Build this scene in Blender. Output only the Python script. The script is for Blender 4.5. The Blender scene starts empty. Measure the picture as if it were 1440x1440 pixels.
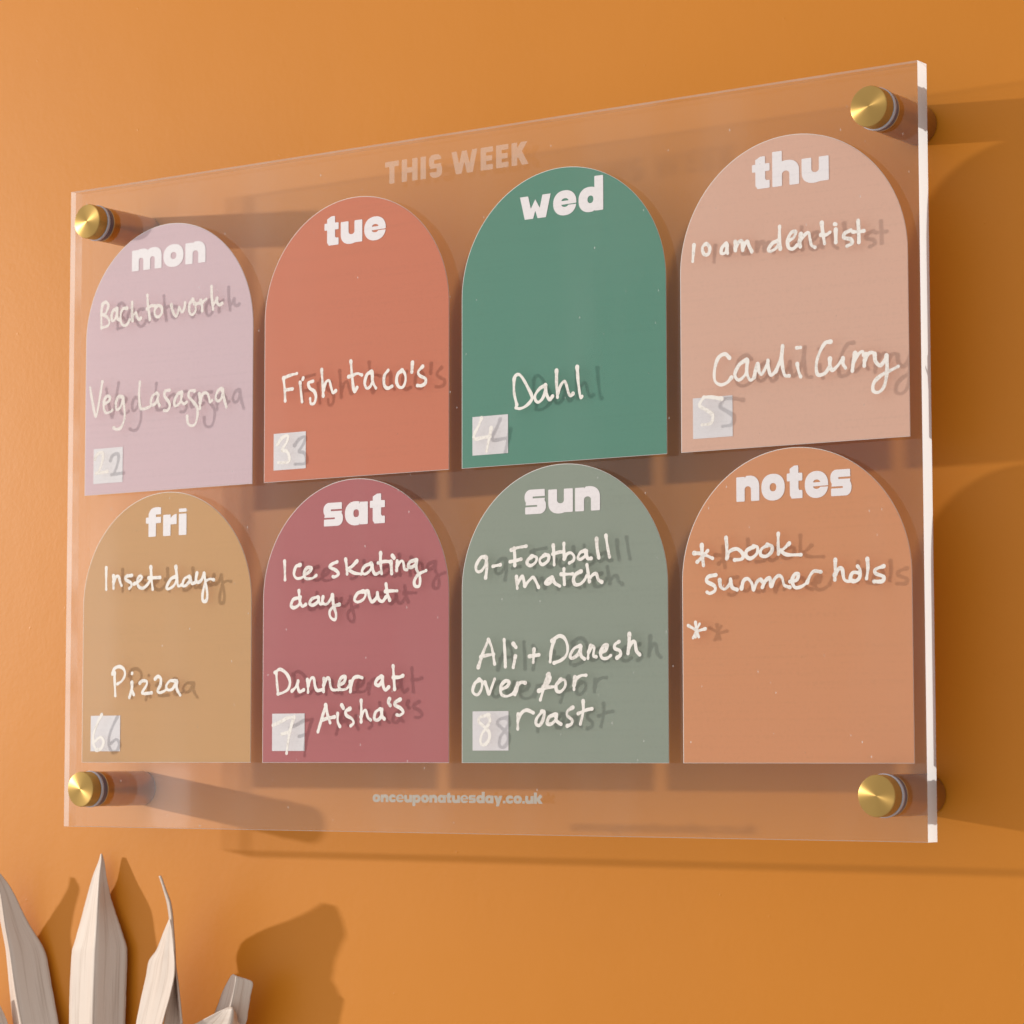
import bpy, bmesh, math, random
import numpy as np
from mathutils import Vector, Matrix
from mathutils.geometry import tessellate_polygon

# ---------------------------------------------------------------- scene, camera, world, lamp
# units: data below is in millimetres (x right along the wall, y into the wall, z up; the
# board's front face is y = 0, its centre the origin); objects are built in metres.
MM = 0.001
scene = bpy.context.scene
COL = scene.collection

cam_d = bpy.data.cameras.new("camera")
cam = bpy.data.objects.new("camera", cam_d)
COL.objects.link(cam)
scene.camera = cam
cam_d.sensor_width = 36.0
cam_d.lens = 100.04
cam_d.clip_start = 0.05
cam_d.clip_end = 50.0
cam_d.dof.use_dof = True
cam_d.dof.focus_distance = 1.11
cam_d.dof.aperture_fstop = 40.0
YAW, PITCH, ROLL = 0.61165574, 0.08399639, -0.00161761
cy, sy, cp, sp = math.cos(YAW), math.sin(YAW), math.cos(PITCH), math.sin(PITCH)
fwd = Vector((-sy * cp, cy * cp, sp))
rgt = Vector((cy, sy, 0.0))
upv = rgt.cross(fwd)
cr, sr = math.cos(ROLL), math.sin(ROLL)
rgt, upv = cr * rgt + sr * upv, -sr * rgt + cr * upv
rot = Matrix((rgt, upv, -fwd)).transposed().to_4x4()
cam.matrix_world = Matrix.Translation(Vector((671.7026, -914.4915, -108.5443)) * MM) @ rot

world = bpy.data.worlds.new("World")
scene.world = world
world.use_nodes = True
wn, wl = world.node_tree.nodes, world.node_tree.links
wbg = wn["Background"]
# soft room light: brighter from the front left and above, dimmer from the right and below
wtc = wn.new("ShaderNodeTexCoord")
wdot = wn.new("ShaderNodeVectorMath"); wdot.operation = 'DOT_PRODUCT'
wdot.inputs[1].default_value = (-0.55, -0.56, 0.62)
wl.new(wtc.outputs["Generated"], wdot.inputs[0])
wr = wn.new("ShaderNodeValToRGB")
wmr = wn.new("ShaderNodeMapRange")
wmr.inputs["From Min"].default_value = -1.0
wl.new(wdot.outputs["Value"], wmr.inputs["Value"])
wl.new(wmr.outputs["Result"], wr.inputs["Fac"])
wr.color_ramp.elements[0].position = 0.15
wr.color_ramp.elements[0].color = (0.50, 0.44, 0.38, 1)
wr.color_ramp.elements[1].position = 0.95
wr.color_ramp.elements[1].color = (0.80, 0.78, 0.76, 1)
# bright patches added to the world, mirrored by the clear sheet as upright bands
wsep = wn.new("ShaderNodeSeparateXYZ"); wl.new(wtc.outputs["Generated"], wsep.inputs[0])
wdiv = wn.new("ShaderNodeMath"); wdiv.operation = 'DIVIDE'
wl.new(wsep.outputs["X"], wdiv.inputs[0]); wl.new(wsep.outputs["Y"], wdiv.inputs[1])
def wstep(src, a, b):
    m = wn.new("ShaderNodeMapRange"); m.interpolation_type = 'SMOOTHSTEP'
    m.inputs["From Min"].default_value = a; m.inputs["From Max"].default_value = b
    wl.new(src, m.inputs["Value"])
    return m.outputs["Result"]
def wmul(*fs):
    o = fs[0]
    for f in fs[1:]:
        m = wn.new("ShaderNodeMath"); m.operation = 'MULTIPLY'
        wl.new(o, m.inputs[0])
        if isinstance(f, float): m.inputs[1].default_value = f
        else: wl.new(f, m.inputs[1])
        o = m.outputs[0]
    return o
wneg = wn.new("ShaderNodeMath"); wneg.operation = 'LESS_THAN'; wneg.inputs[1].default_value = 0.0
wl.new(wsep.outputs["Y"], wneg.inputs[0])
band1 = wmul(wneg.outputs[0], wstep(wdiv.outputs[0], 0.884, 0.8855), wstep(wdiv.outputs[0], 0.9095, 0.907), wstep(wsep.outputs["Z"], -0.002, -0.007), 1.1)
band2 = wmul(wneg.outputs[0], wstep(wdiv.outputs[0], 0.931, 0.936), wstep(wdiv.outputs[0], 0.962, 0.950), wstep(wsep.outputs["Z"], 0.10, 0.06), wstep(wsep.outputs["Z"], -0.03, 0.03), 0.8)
veil = wmul(wneg.outputs[0], wstep(wdiv.outputs[0], 0.66, 1.0), wstep(wdiv.outputs[0], 3.0, 1.2), 0.50)   # broad glow added to the world for a pale haze on the board's left
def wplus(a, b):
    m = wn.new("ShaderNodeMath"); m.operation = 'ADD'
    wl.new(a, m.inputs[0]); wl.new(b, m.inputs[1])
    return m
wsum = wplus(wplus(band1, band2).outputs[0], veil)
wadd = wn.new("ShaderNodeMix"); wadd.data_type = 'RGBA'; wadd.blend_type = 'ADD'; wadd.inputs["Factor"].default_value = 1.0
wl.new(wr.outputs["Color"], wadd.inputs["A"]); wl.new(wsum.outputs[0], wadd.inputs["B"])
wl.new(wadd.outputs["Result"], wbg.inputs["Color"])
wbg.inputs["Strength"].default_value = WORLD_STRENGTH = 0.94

lamp_d = bpy.data.lights.new("key_lamp", 'POINT')
lamp_d.energy = 430.0
lamp_d.color = (1.0, 0.955, 0.86)
lamp_d.shadow_soft_size = 0.040
lamp = bpy.data.objects.new("key_lamp", lamp_d)
lamp.location = Vector((-3300.0, -1307.0, 362.0)) * MM
COL.objects.link(lamp)

vs = scene.view_settings
vs.view_transform = 'Standard'
vs.look = 'None'
vs.exposure = 0.0
vs.gamma = 1.0
vs.use_curve_mapping = False
scene.render.engine = 'CYCLES'
scene.cycles.transparent_max_bounces = 24
scene.cycles.max_bounces = 14
scene.cycles.diffuse_bounces = 10
scene.cycles.caustics_reflective = False
scene.cycles.caustics_refractive = False

# ---------------------------------------------------------------- sizes (mm)
W, H, T = 420.0, 281.8, 7.3          # board
PRINT = 2.8                          # depth at which the print is seen inside the clear sheet
WALL = 33.5                          # wall behind the board's front face
AX0, PITCHX, AW, AH = -202.26, 103.15, 96.35, 116.13
ROWZ = (4.62, -112.84)

# ---------------------------------------------------------------- materials
def mat(name):
    m = bpy.data.materials.new(name)
    m.use_nodes = True
    return m, m.node_tree.nodes, m.node_tree.links

def principled(name, col, rough=0.5, spec=0.5, metal=0.0):
    m, n, l = mat(name)
    b = n["Principled BSDF"]
    b.inputs["Base Color"].default_value = (*col, 1)
    b.inputs["Roughness"].default_value = rough
    b.inputs["Specular IOR Level"].default_value = spec
    b.inputs["Metallic"].default_value = metal
    return m

def noise(n, l, scale, detail=3.0, rough=0.5, coord=None, stretch=None):
    t = n.new("ShaderNodeTexNoise")
    t.inputs["Scale"].default_value = scale
    t.inputs["Detail"].default_value = detail
    t.inputs["Roughness"].default_value = rough
    if coord is None:
        coord = n.new("ShaderNodeTexCoord").outputs["Object"]
    if stretch:
        mp = n.new("ShaderNodeMapping")
        mp.inputs["Scale"].default_value = stretch
        l.new(coord, mp.inputs["Vector"])
        coord = mp.outputs["Vector"]
    l.new(coord, t.inputs["Vector"])
    return t

def ramp(n, l, src, p0, c0, p1, c1):
    r = n.new("ShaderNodeValToRGB")
    r.color_ramp.elements[0].position = p0
    r.color_ramp.elements[0].color = c0
    r.color_ramp.elements[1].position = p1
    r.color_ramp.elements[1].color = c1
    l.new(src, r.inputs["Fac"])
    return r

def wall_material():
    m, n, l = mat("orange_wall_paint")
    b = n["Principled BSDF"]
    b.inputs["Roughness"].default_value = 0.42
    b.inputs["Specular IOR Level"].default_value = 0.30
    big = noise(n, l, 5.0, 4.0)
    c = ramp(n, l, big.outputs["Fac"], 0.3, (0.595, 0.206, 0.012, 1), 0.7, (0.640, 0.224, 0.015, 1))
    l.new(c.outputs["Color"], b.inputs["Base Color"])
    rr = noise(n, l, 14.0, 5.0)
    rm = n.new("ShaderNodeMapRange")
    rm.inputs["To Min"].default_value = 0.36
    rm.inputs["To Max"].default_value = 0.50
    l.new(rr.outputs["Fac"], rm.inputs["Value"])
    l.new(rm.outputs["Result"], b.inputs["Roughness"])
    # roller stipple plus a few raised grains of dust in the paint
    st = noise(n, l, 420.0, 4.0, 0.6)
    lo = noise(n, l, 60.0, 3.0)
    vo = n.new("ShaderNodeTexVoronoi")
    vo.inputs["Scale"].default_value = 95.0
    l.new(n.new("ShaderNodeTexCoord").outputs["Object"], vo.inputs["Vector"])
    gr = ramp(n, l, vo.outputs["Distance"], 0.02, (1, 1, 1, 1), 0.06, (0, 0, 0, 1))
    pick = n.new("ShaderNodeMath"); pick.operation = 'GREATER_THAN'
    sepc = n.new("ShaderNodeSeparateColor")
    l.new(vo.outputs["Color"], sepc.inputs["Color"])
    l.new(sepc.outputs["Red"], pick.inputs[0]); pick.inputs[1].default_value = 0.80
    grain = n.new("ShaderNodeMath"); grain.operation = 'MULTIPLY'
    l.new(gr.outputs["Color"], grain.inputs[0]); l.new(pick.outputs[0], grain.inputs[1])
    a1 = n.new("ShaderNodeMath"); a1.operation = 'MULTIPLY_ADD'
    l.new(lo.outputs["Fac"], a1.inputs[0]); a1.inputs[1].default_value = 1.6
    l.new(st.outputs["Fac"], a1.inputs[2])
    a2 = n.new("ShaderNodeMath"); a2.operation = 'MULTIPLY_ADD'
    l.new(grain.outputs[0], a2.inputs[0]); a2.inputs[1].default_value = 1.3
    l.new(a1.outputs[0], a2.inputs[2])
    bp = n.new("ShaderNodeBump")
    bp.inputs["Strength"].default_value = 0.24
    bp.inputs["Distance"].default_value = 0.00022
    l.new(a2.outputs[0], bp.inputs["Height"])
    l.new(bp.outputs["Normal"], b.inputs["Normal"])
    return m

def schlick(n, l, f0=0.04):
    """reflectance of a clear sheet: f0 + (1-f0)(1-|cos|)^5, the same from both sides"""
    g = n.new("ShaderNodeNewGeometry")
    d = n.new("ShaderNodeVectorMath"); d.operation = 'DOT_PRODUCT'
    l.new(g.outputs["Incoming"], d.inputs[0]); l.new(g.outputs["Normal"], d.inputs[1])
    a = n.new("ShaderNodeMath"); a.operation = 'ABSOLUTE'
    l.new(d.outputs["Value"], a.inputs[0])
    s = n.new("ShaderNodeMath"); s.operation = 'SUBTRACT'; s.use_clamp = True
    s.inputs[0].default_value = 1.0
    l.new(a.outputs[0], s.inputs[1])
    p = n.new("ShaderNodeMath"); p.operation = 'POWER'; p.inputs[1].default_value = 5.0
    l.new(s.outputs[0], p.inputs[0])
    f = n.new("ShaderNodeMath"); f.operation = 'MULTIPLY_ADD'
    l.new(p.outputs[0], f.inputs[0]); f.inputs[1].default_value = 1 - f0; f.inputs[2].default_value = f0
    return f.outputs[0]

def acrylic_face_material():
    m, n, l = mat("clear_acrylic")
    n.remove(n["Principled BSDF"])
    out = n["Material Output"]
    tr = n.new("ShaderNodeBsdfTransparent")
    tr.inputs["Color"].default_value = (0.992, 0.992, 0.99, 1)
    gl = n.new("ShaderNodeBsdfGlossy")
    gl.inputs["Roughness"].default_value = 0.03
    gl.inputs["Color"].default_value = (1, 1, 1, 1)
    mx = n.new("ShaderNodeMixShader")
    l.new(schlick(n, l), mx.inputs["Fac"])
    l.new(tr.outputs[0], mx.inputs[1]); l.new(gl.outputs[0], mx.inputs[2])
    # dust specks and fine short scratches lying on the sheet
    tc = n.new("ShaderNodeTexCoord")
    mp = n.new("ShaderNodeMapping"); mp.inputs["Scale"].default_value = (1, 1, 0.55)
    mp.inputs["Rotation"].default_value = (0, 0.5, 0)
    l.new(tc.outputs["Object"], mp.inputs["Vector"])
    masks = []
    for sc, size, keep in ((230.0, 0.075, 0.90), (110.0, 0.040, 0.88)):
        vo = n.new("ShaderNodeTexVoronoi"); vo.inputs["Scale"].default_value = sc
        l.new(mp.outputs["Vector"], vo.inputs["Vector"])
        g = ramp(n, l, vo.outputs["Distance"], size * 0.45, (1, 1, 1, 1), size, (0, 0, 0, 1))
        sc_ = n.new("ShaderNodeSeparateColor"); l.new(vo.outputs["Color"], sc_.inputs["Color"])
        k = n.new("ShaderNodeMath"); k.operation = 'GREATER_THAN'
        l.new(sc_.outputs["Green"], k.inputs[0]); k.inputs[1].default_value = keep
        q = n.new("ShaderNodeMath"); q.operation = 'MULTIPLY'
        l.new(g.outputs["Color"], q.inputs[0]); l.new(k.outputs[0], q.inputs[1])
        q2 = n.new("ShaderNodeMath"); q2.operation = 'MULTIPLY'
        l.new(q.outputs[0], q2.inputs[0]); l.new(sc_.outputs["Blue"], q2.inputs[1])
        masks.append(q2)
    a = n.new("ShaderNodeMath"); a.operation = 'MAXIMUM'
    l.new(masks[0].outputs[0], a.inputs[0]); l.new(masks[1].outputs[0], a.inputs[1])
    b = n.new("ShaderNodeMath"); b.operation = 'MULTIPLY'; b.inputs[1].default_value = 0.55
    l.new(a.outputs[0], b.inputs[0])
    # wipe marks: faint streaky film
    sm = noise(n, l, 1.0, 4.0, 0.55, tc.outputs["Object"], (26.0, 1.0, 5.0))
    sr = ramp(n, l, sm.outputs["Fac"], 0.50, (0, 0, 0, 1), 0.78, (0.028, 0.028, 0.028, 1))
    bs = n.new("ShaderNodeMath"); bs.operation = 'MAXIMUM'
    l.new(b.outputs[0], bs.inputs[0]); l.new(sr.outputs["Color"], bs.inputs[1])
    df = n.new("ShaderNodeBsdfDiffuse"); df.inputs["Color"].default_value = (0.8, 0.78, 0.75, 1)
    mx2 = n.new("ShaderNodeMixShader")
    l.new(bs.outputs[0], mx2.inputs["Fac"])
    l.new(mx.outputs[0], mx2.inputs[1]); l.new(df.outputs[0], mx2.inputs[2])
    l.new(mx2.outputs[0], out.inputs["Surface"])
    return m

def acrylic_edge_material(name, clear, satin):
    """cut edge of the sheet: scatters the light that travels through the acrylic"""
    m, n, l = mat(name)
    n.remove(n["Principled BSDF"])
    out = n["Material Output"]
    tl = n.new("ShaderNodeBsdfTranslucent"); tl.inputs["Color"].default_value = (0.97, 0.98, 1.0, 1)
    df = n.new("ShaderNodeBsdfDiffuse"); df.inputs["Color"].default_value = (0.9, 0.88, 0.9, 1)
    tr = n.new("ShaderNodeBsdfTransparent"); tr.inputs["Color"].default_value = (0.96, 0.955, 0.96, 1)
    gl = n.new("ShaderNodeBsdfGlossy"); gl.inputs["Roughness"].default_value = 0.15
    m1 = n.new("ShaderNodeMixShader"); m1.inputs["Fac"].default_value = satin
    l.new(tl.outputs[0], m1.inputs[1]); l.new(df.outputs[0], m1.inputs[2])
    st = noise(n, l, 40.0, 3.0)
    mr = n.new("ShaderNodeMapRange"); mr.inputs["To Min"].default_value = clear * 0.7; mr.inputs["To Max"].default_value = clear * 1.3
    l.new(st.outputs["Fac"], mr.inputs["Value"])
    m2 = n.new("ShaderNodeMixShader"); l.new(mr.outputs["Result"], m2.inputs["Fac"])
    l.new(m1.outputs[0], m2.inputs[1]); l.new(tr.outputs[0], m2.inputs[2])
    m3 = n.new("ShaderNodeMixShader"); m3.inputs["Fac"].default_value = 0.04
    l.new(m2.outputs[0], m3.inputs[1]); l.new(gl.outputs[0], m3.inputs[2])
    l.new(m3.outputs[0], out.inputs["Surface"])
    return m

def print_material(name, col, alpha=1.0, through=0.0):
    """UV-printed ink: matt, with faint horizontal banding left by the print head"""
    m, n, l = mat(name)
    b = n["Principled BSDF"]
    b.inputs["Roughness"].default_value = 0.6
    b.inputs["Specular IOR Level"].default_value = 0.25
    nz = noise(n, l, 30.0, 3.0, stretch=(0.25, 1.0, 26.0))
    nz2 = noise(n, l, 700.0, 2.0)
    mixv = n.new("ShaderNodeMath"); mixv.operation = 'ADD'
    l.new(nz.outputs["Fac"], mixv.inputs[0]); l.new(nz2.outputs["Fac"], mixv.inputs[1])
    lo = tuple(c * 0.975 for c in col); hi = tuple(min(1, c * 1.025) for c in col)
    c = ramp(n, l, mixv.outputs[0], 0.72, (*lo, 1), 1.28, (*hi, 1))
    c.color_ramp.interpolation = 'LINEAR'
    hv = n.new("ShaderNodeMath"); hv.operation = 'MULTIPLY'; hv.inputs[1].default_value = 1.0
    l.new(c.outputs["Color"], b.inputs["Base Color"])
    b.inputs["Alpha"].default_value = alpha
    if through:
        # the thin ink film lets a little scattered light through to the wall behind
        tl = n.new("ShaderNodeBsdfTranslucent"); tl.inputs["Color"].default_value = (0.95, 0.86, 0.78, 1)
        mx = n.new("ShaderNodeMixShader"); mx.inputs["Fac"].default_value = through
        l.new(b.outputs[0], mx.inputs[1]); l.new(tl.outputs[0], mx.inputs[2])
        l.new(mx.outputs[0], n["Material Output"].inputs["Surface"])
    return m

def brass_material(name, col, rough, aniso, axis='Y', radial=True):
    m, n, l = mat(name)
    b = n["Principled BSDF"]
    b.inputs["Base Color"].default_value = (*col, 1)
    b.inputs["Metallic"].default_value = 1.0
    b.inputs["Roughness"].default_value = rough
    b.inputs["Anisotropic"].default_value = aniso
    tg = n.new("ShaderNodeTangent"); tg.direction_type = 'RADIAL'; tg.axis = axis
    l.new(tg.outputs["Tangent"], b.inputs["Tangent"])
    b.inputs["Anisotropic Rotation"].default_value = 0.25
    # turning marks: fine concentric rings about the object's own axis
    tc = n.new("ShaderNodeTexCoord")
    sx = n.new("ShaderNodeSeparateXYZ"); l.new(tc.outputs["Object"], sx.inputs[0])
    cx = n.new("ShaderNodeCombineXYZ")
    l.new(sx.outputs["X"], cx.inputs["X"]); l.new(sx.outputs["Z"], cx.inputs["Y"])
    ln = n.new("ShaderNodeVectorMath"); ln.operation = 'LENGTH'
    l.new(cx.outputs[0], ln.inputs[0])
    c2 = n.new("ShaderNodeCombineXYZ"); l.new(ln.outputs["Value"], c2.inputs["X"]); l.new(sx.outputs["Y"], c2.inputs["Y"])
    nz = n.new("ShaderNodeTexNoise"); nz.inputs["Scale"].default_value = 5200.0; nz.inputs["Detail"].default_value = 2.0
    l.new(c2.outputs[0], nz.inputs["Vector"])
    bp = n.new("ShaderNodeBump"); bp.inputs["Strength"].default_value = 0.12; bp.inputs["Distance"].default_value = 0.00004
    l.new(nz.outputs["Fac"], bp.inputs["Height"])
    l.new(bp.outputs["Normal"], b.inputs["Normal"])
    return m

def leaf_material():
    m, n, l = mat("bleached_palm")
    b = n["Principled BSDF"]
    out = n["Material Output"]
    uv = n.new("ShaderNodeUVMap"); uv.uv_map = "leaf"
    fine = noise(n, l, 1.0, 4.0, 0.65, uv.outputs["UV"], (42.0, 2.2, 1.0))
    wide = noise(n, l, 1.0, 3.0, 0.5, uv.outputs["UV"], (9.0, 1.6, 1.0))
    ad = n.new("ShaderNodeMath"); ad.operation = 'ADD'
    l.new(fine.outputs["Fac"], ad.inputs[0]); l.new(wide.outputs["Fac"], ad.inputs[1])
    c = ramp(n, l, ad.outputs[0], 0.70, (0.50, 0.385, 0.315, 1), 1.15, (0.69, 0.575, 0.50, 1))
    # a few small dark blemishes
    vo = n.new("ShaderNodeTexVoronoi"); vo.inputs["Scale"].default_value = 90.0
    l.new(n.new("ShaderNodeTexCoord").outputs["Object"], vo.inputs["Vector"])
    sp_ = ramp(n, l, vo.outputs["Distance"], 0.04, (1, 1, 1, 1), 0.10, (0, 0, 0, 1))
    sc_ = n.new("ShaderNodeSeparateColor"); l.new(vo.outputs["Color"], sc_.inputs["Color"])
    k = n.new("ShaderNodeMath"); k.operation = 'GREATER_THAN'; k.inputs[1].default_value = 0.90
    l.new(sc_.outputs["Blue"], k.inputs[0])
    q = n.new("ShaderNodeMath"); q.operation = 'MULTIPLY'
    l.new(sp_.outputs["Color"], q.inputs[0]); l.new(k.outputs[0], q.inputs[1])
    mc = n.new("ShaderNodeMix"); mc.data_type = 'RGBA'
    l.new(q.outputs[0], mc.inputs["Factor"])
    l.new(c.outputs["Color"], mc.inputs["A"]); mc.inputs["B"].default_value = (0.10, 0.075, 0.07, 1)
    us = n.new("ShaderNodeSeparateXYZ"); l.new(uv.outputs["UV"], us.inputs[0])
    ce = n.new("ShaderNodeMath"); ce.operation = 'SUBTRACT'; ce.inputs[1].default_value = 0.5
    l.new(us.outputs["X"], ce.inputs[0])
    ab = n.new("ShaderNodeMath"); ab.operation = 'ABSOLUTE'; l.new(ce.outputs[0], ab.inputs[0])
    pn = noise(n, l, 1.0, 4.0, 0.6, uv.outputs["UV"], (3.0, 6.0, 1.0))
    am = n.new("ShaderNodeMath"); am.operation = 'MULTIPLY_ADD'
    l.new(pn.outputs["Fac"], am.inputs[0]); am.inputs[1].default_value = 0.13; l.new(ab.outputs[0], am.inputs[2])
    mg = ramp(n, l, am.outputs[0], 0.545, (0, 0, 0, 1), 0.60, (0.75, 0.75, 0.75, 1))
    mb = n.new("ShaderNodeMix"); mb.data_type = 'RGBA'
    l.new(mg.outputs["Color"], mb.inputs["Factor"])
    l.new(mc.outputs["Result"], mb.inputs["A"]); mb.inputs["B"].default_value = (0.40, 0.24, 0.12, 1)
    l.new(mb.outputs["Result"], b.inputs["Base Color"])
    b.inputs["Roughness"].default_value = 0.5
    b.inputs["Specular IOR Level"].default_value = 0.4
    bp = n.new("ShaderNodeBump"); bp.inputs["Strength"].default_value = 0.35; bp.inputs["Distance"].default_value = 0.0006
    l.new(fine.outputs["Fac"], bp.inputs["Height"])
    l.new(bp.outputs["Normal"], b.inputs["Normal"])
    tl = n.new("ShaderNodeBsdfTranslucent"); tl.inputs["Color"].default_value = (0.62, 0.48, 0.38, 1)
    mx = n.new("ShaderNodeMixShader"); mx.inputs["Fac"].default_value = 0.10
    l.new(b.outputs[0], mx.inputs[1]); l.new(tl.outputs[0], mx.inputs[2])
    l.new(mx.outputs[0], out.inputs["Surface"])
    return m

def washer_material():
    m, n, l = mat("clear_plastic_washer")
    n.remove(n["Principled BSDF"])
    out = n["Material Output"]
    tr = n.new("ShaderNodeBsdfTransparent"); tr.inputs["Color"].default_value = (0.80, 0.80, 0.88, 1)
    df = n.new("ShaderNodeBsdfDiffuse"); df.inputs["Color"].default_value = (0.72, 0.70, 0.78, 1)
    gl = n.new("ShaderNodeBsdfGlossy"); gl.inputs["Roughness"].default_value = 0.12
    m1 = n.new("ShaderNodeMixShader"); m1.inputs["Fac"].default_value = 0.6
    l.new(tr.outputs[0], m1.inputs[1]); l.new(df.outputs[0], m1.inputs[2])
    m2 = n.new("ShaderNodeMixShader"); l.new(schlick(n, l, 0.12), m2.inputs["Fac"])
    l.new(m1.outputs[0], m2.inputs[1]); l.new(gl.outputs[0], m2.inputs[2])
    l.new(m2.outputs[0], out.inputs["Surface"])
    return m

M_WALL = wall_material()
M_FACE = acrylic_face_material()
M_EDGE = acrylic_edge_material("bright_cut_edge", 0.02, 0.06)
M_EDGE_FRONT = acrylic_edge_material("satin_edge", 0.56, 0.3)
M_EDGE_REAR = acrylic_edge_material("polished_edge", 0.88, 0.3)
M_EDGE_LONG = acrylic_edge_material("satin_long_edge", 0.30, 0.3)
def ink_material(name="liquid_chalk_ink", weak=1.0):
    """liquid chalk: opaque in the middle of a stroke, thin and streaky in patches"""
    m, n, l = mat(name)
    b = n["Principled BSDF"]
    b.inputs["Roughness"].default_value = 0.65
    b.inputs["Specular IOR Level"].default_value = 0.25
    big = noise(n, l, 130.0, 3.0)
    fine = noise(n, l, 900.0, 3.0, 0.6)
    ad = n.new("ShaderNodeMath"); ad.operation = 'ADD'
    l.new(big.outputs["Fac"], ad.inputs[0]); l.new(fine.outputs["Fac"], ad.inputs[1])
    c = ramp(n, l, ad.outputs[0], 0.75, (0.78, 0.725, 0.68, 1), 1.05, (0.88, 0.83, 0.785, 1))
    l.new(c.outputs["Color"], b.inputs["Base Color"])
    al = ramp(n, l, ad.outputs[0], 0.66, (0.80 * weak, 0.80 * weak, 0.80 * weak, 1), 0.97, (0.98 * weak, 0.98 * weak, 0.98 * weak, 1))
    l.new(al.outputs["Color"], b.inputs["Alpha"])
    return m
M_INK = ink_material()
M_INK_THIN = ink_material("thin_chalk_ink", 0.74)
M_HEAD = print_material("white_print", (0.91, 0.85, 0.87), 0.98)
M_BASE = principled("white_underbase", (0.86, 0.82, 0.78), 0.6, 0.2)
M_BOX = print_material("white_box_print", (0.76, 0.72, 0.745), 1.0)
M_TITLE = print_material("sheer_white_print", (0.85, 0.70, 0.60), 0.22)
M_URL = print_material("grey_white_print", (0.58, 0.56, 0.50), 0.60)
M_BRASS = brass_material("turned_brass", (0.48, 0.30, 0.095), 0.42, 0.86)
M_BARREL = brass_material("brass_tube", (0.48, 0.33, 0.16), 0.32, 0.5)
M_WASH = washer_material()
M_DARK = principled("dark_gasket", (0.13, 0.11, 0.16), 0.35, 0.5)
M_LEAF = leaf_material()
ARCHCOL = {
    'mon': (0.736, 0.549, 0.606),
    'tue': (0.704, 0.207, 0.109),
    'wed': (0.095, 0.302, 0.221),
    'thu': (0.815, 0.505, 0.385),
    'fri': (0.658, 0.362, 0.140),
    'sat': (0.505, 0.133, 0.145),
    'sun': (0.310, 0.367, 0.301),
    'notes': (0.755, 0.325, 0.148),
}

# ---------------------------------------------------------------- object helpers
def link_mesh(name, verts, faces, material, parent=None, mats=None, smooth=False):
    me = bpy.data.meshes.new(name)
    me.from_pydata([tuple(c * MM for c in v) for v in verts], [], faces)
    for m in (mats or [material]):
        me.materials.append(m)
    if smooth:
        for p in me.polygons:
            p.use_smooth = True
    me.update()
    o = bpy.data.objects.new(name, me)
    COL.objects.link(o)
    if parent is not None:
        o.parent = parent
    return o

def tag(o, label=None, cat=None, group=None, kind=None):
    if label: o['label'] = label
    if cat: o['category'] = cat
    if group: o['group'] = group
    if kind: o['kind'] = kind
    return o

def thing(name, loc, label, cat, group=None):
    o = bpy.data.objects.new(name, None)
    o.empty_display_size = 0.02
    o.location = Vector(loc) * MM
    COL.objects.link(o)
    return tag(o, label, cat, group)

def box(x0, x1, y0, y1, z0, z1):
    v = [(x, y, z) for x in (x0, x1) for y in (y0, y1) for z in (z0, z1)]
    f = [(0, 1, 3, 2), (4, 6, 7, 5), (0, 4, 5, 1), (2, 3, 7, 6), (0, 2, 6, 4), (1, 5, 7, 3)]
    return v, f

def lathe(profile, seg=72):
    """profile: (radius, y) pairs turned about the y axis"""
    v, f = [], []
    k = len(profile)
    for i in range(seg):
        a = 2 * math.pi * i / seg
        for r, y in profile:
            v.append((r * math.cos(a), y, r * math.sin(a)))
    for i in range(seg):
        j = (i + 1) % seg
        for t in range(k - 1):
            f.append((i * k + t, j * k + t, j * k + t + 1, i * k + t + 1))
    return v, f

# ---- flat marks: a field (negative inside) on a grid -> contours -> a thin solid
def contours(F, x0, z0, h):
    nz, nx = F.shape
    S = F < 0
    segs = {}
    idx = S[:-1, :-1] * 1 + S[:-1, 1:] * 2 + S[1:, 1:] * 4 + S[1:, :-1] * 8
    table = {1: [(3, 0)], 2: [(0, 1)], 3: [(3, 1)], 4: [(1, 2)], 5: [(3, 2), (1, 0)], 6: [(0, 2)], 7: [(3, 2)],
             8: [(2, 3)], 9: [(2, 0)], 10: [(0, 3), (2, 1)], 11: [(2, 1)], 12: [(1, 3)], 13: [(1, 0)], 14: [(0, 3)]}
    pos = {}
    for j, i in np.argwhere((idx > 0) & (idx < 15)):
        j = int(j); i = int(i)
        def ept(e):
            if e == 0: key = ('h', j, i); a, b, pa, pb = F[j, i], F[j, i + 1], (i, j), (i + 1, j)
            elif e == 2: key = ('h', j + 1, i); a, b, pa, pb = F[j + 1, i], F[j + 1, i + 1], (i, j + 1), (i + 1, j + 1)
            elif e == 3: key = ('v', j, i); a, b, pa, pb = F[j, i], F[j + 1, i], (i, j), (i, j + 1)
            else: key = ('v', j, i + 1); a, b, pa, pb = F[j, i + 1], F[j + 1, i + 1], (i + 1, j), (i + 1, j + 1)
            if key not in pos:
                t = a / (a - b)
                pos[key] = (x0 + h * (pa[0] + t * (pb[0] - pa[0])), z0 + h * (pa[1] + t * (pb[1] - pa[1])))
            return key
        for e0, e1 in table[int(idx[j, i])]:
            segs[ept(e0)] = ept(e1)
    loops = []
    while segs:
        s, n = next(iter(segs.items()))
        loop = [s]
        del segs[s]
        while n in segs:
            loop.append(n)
            n = segs.pop(n)
        if n == s and len(loop) > 3:
            loops.append([pos[k] for k in loop])
    return loops

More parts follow.
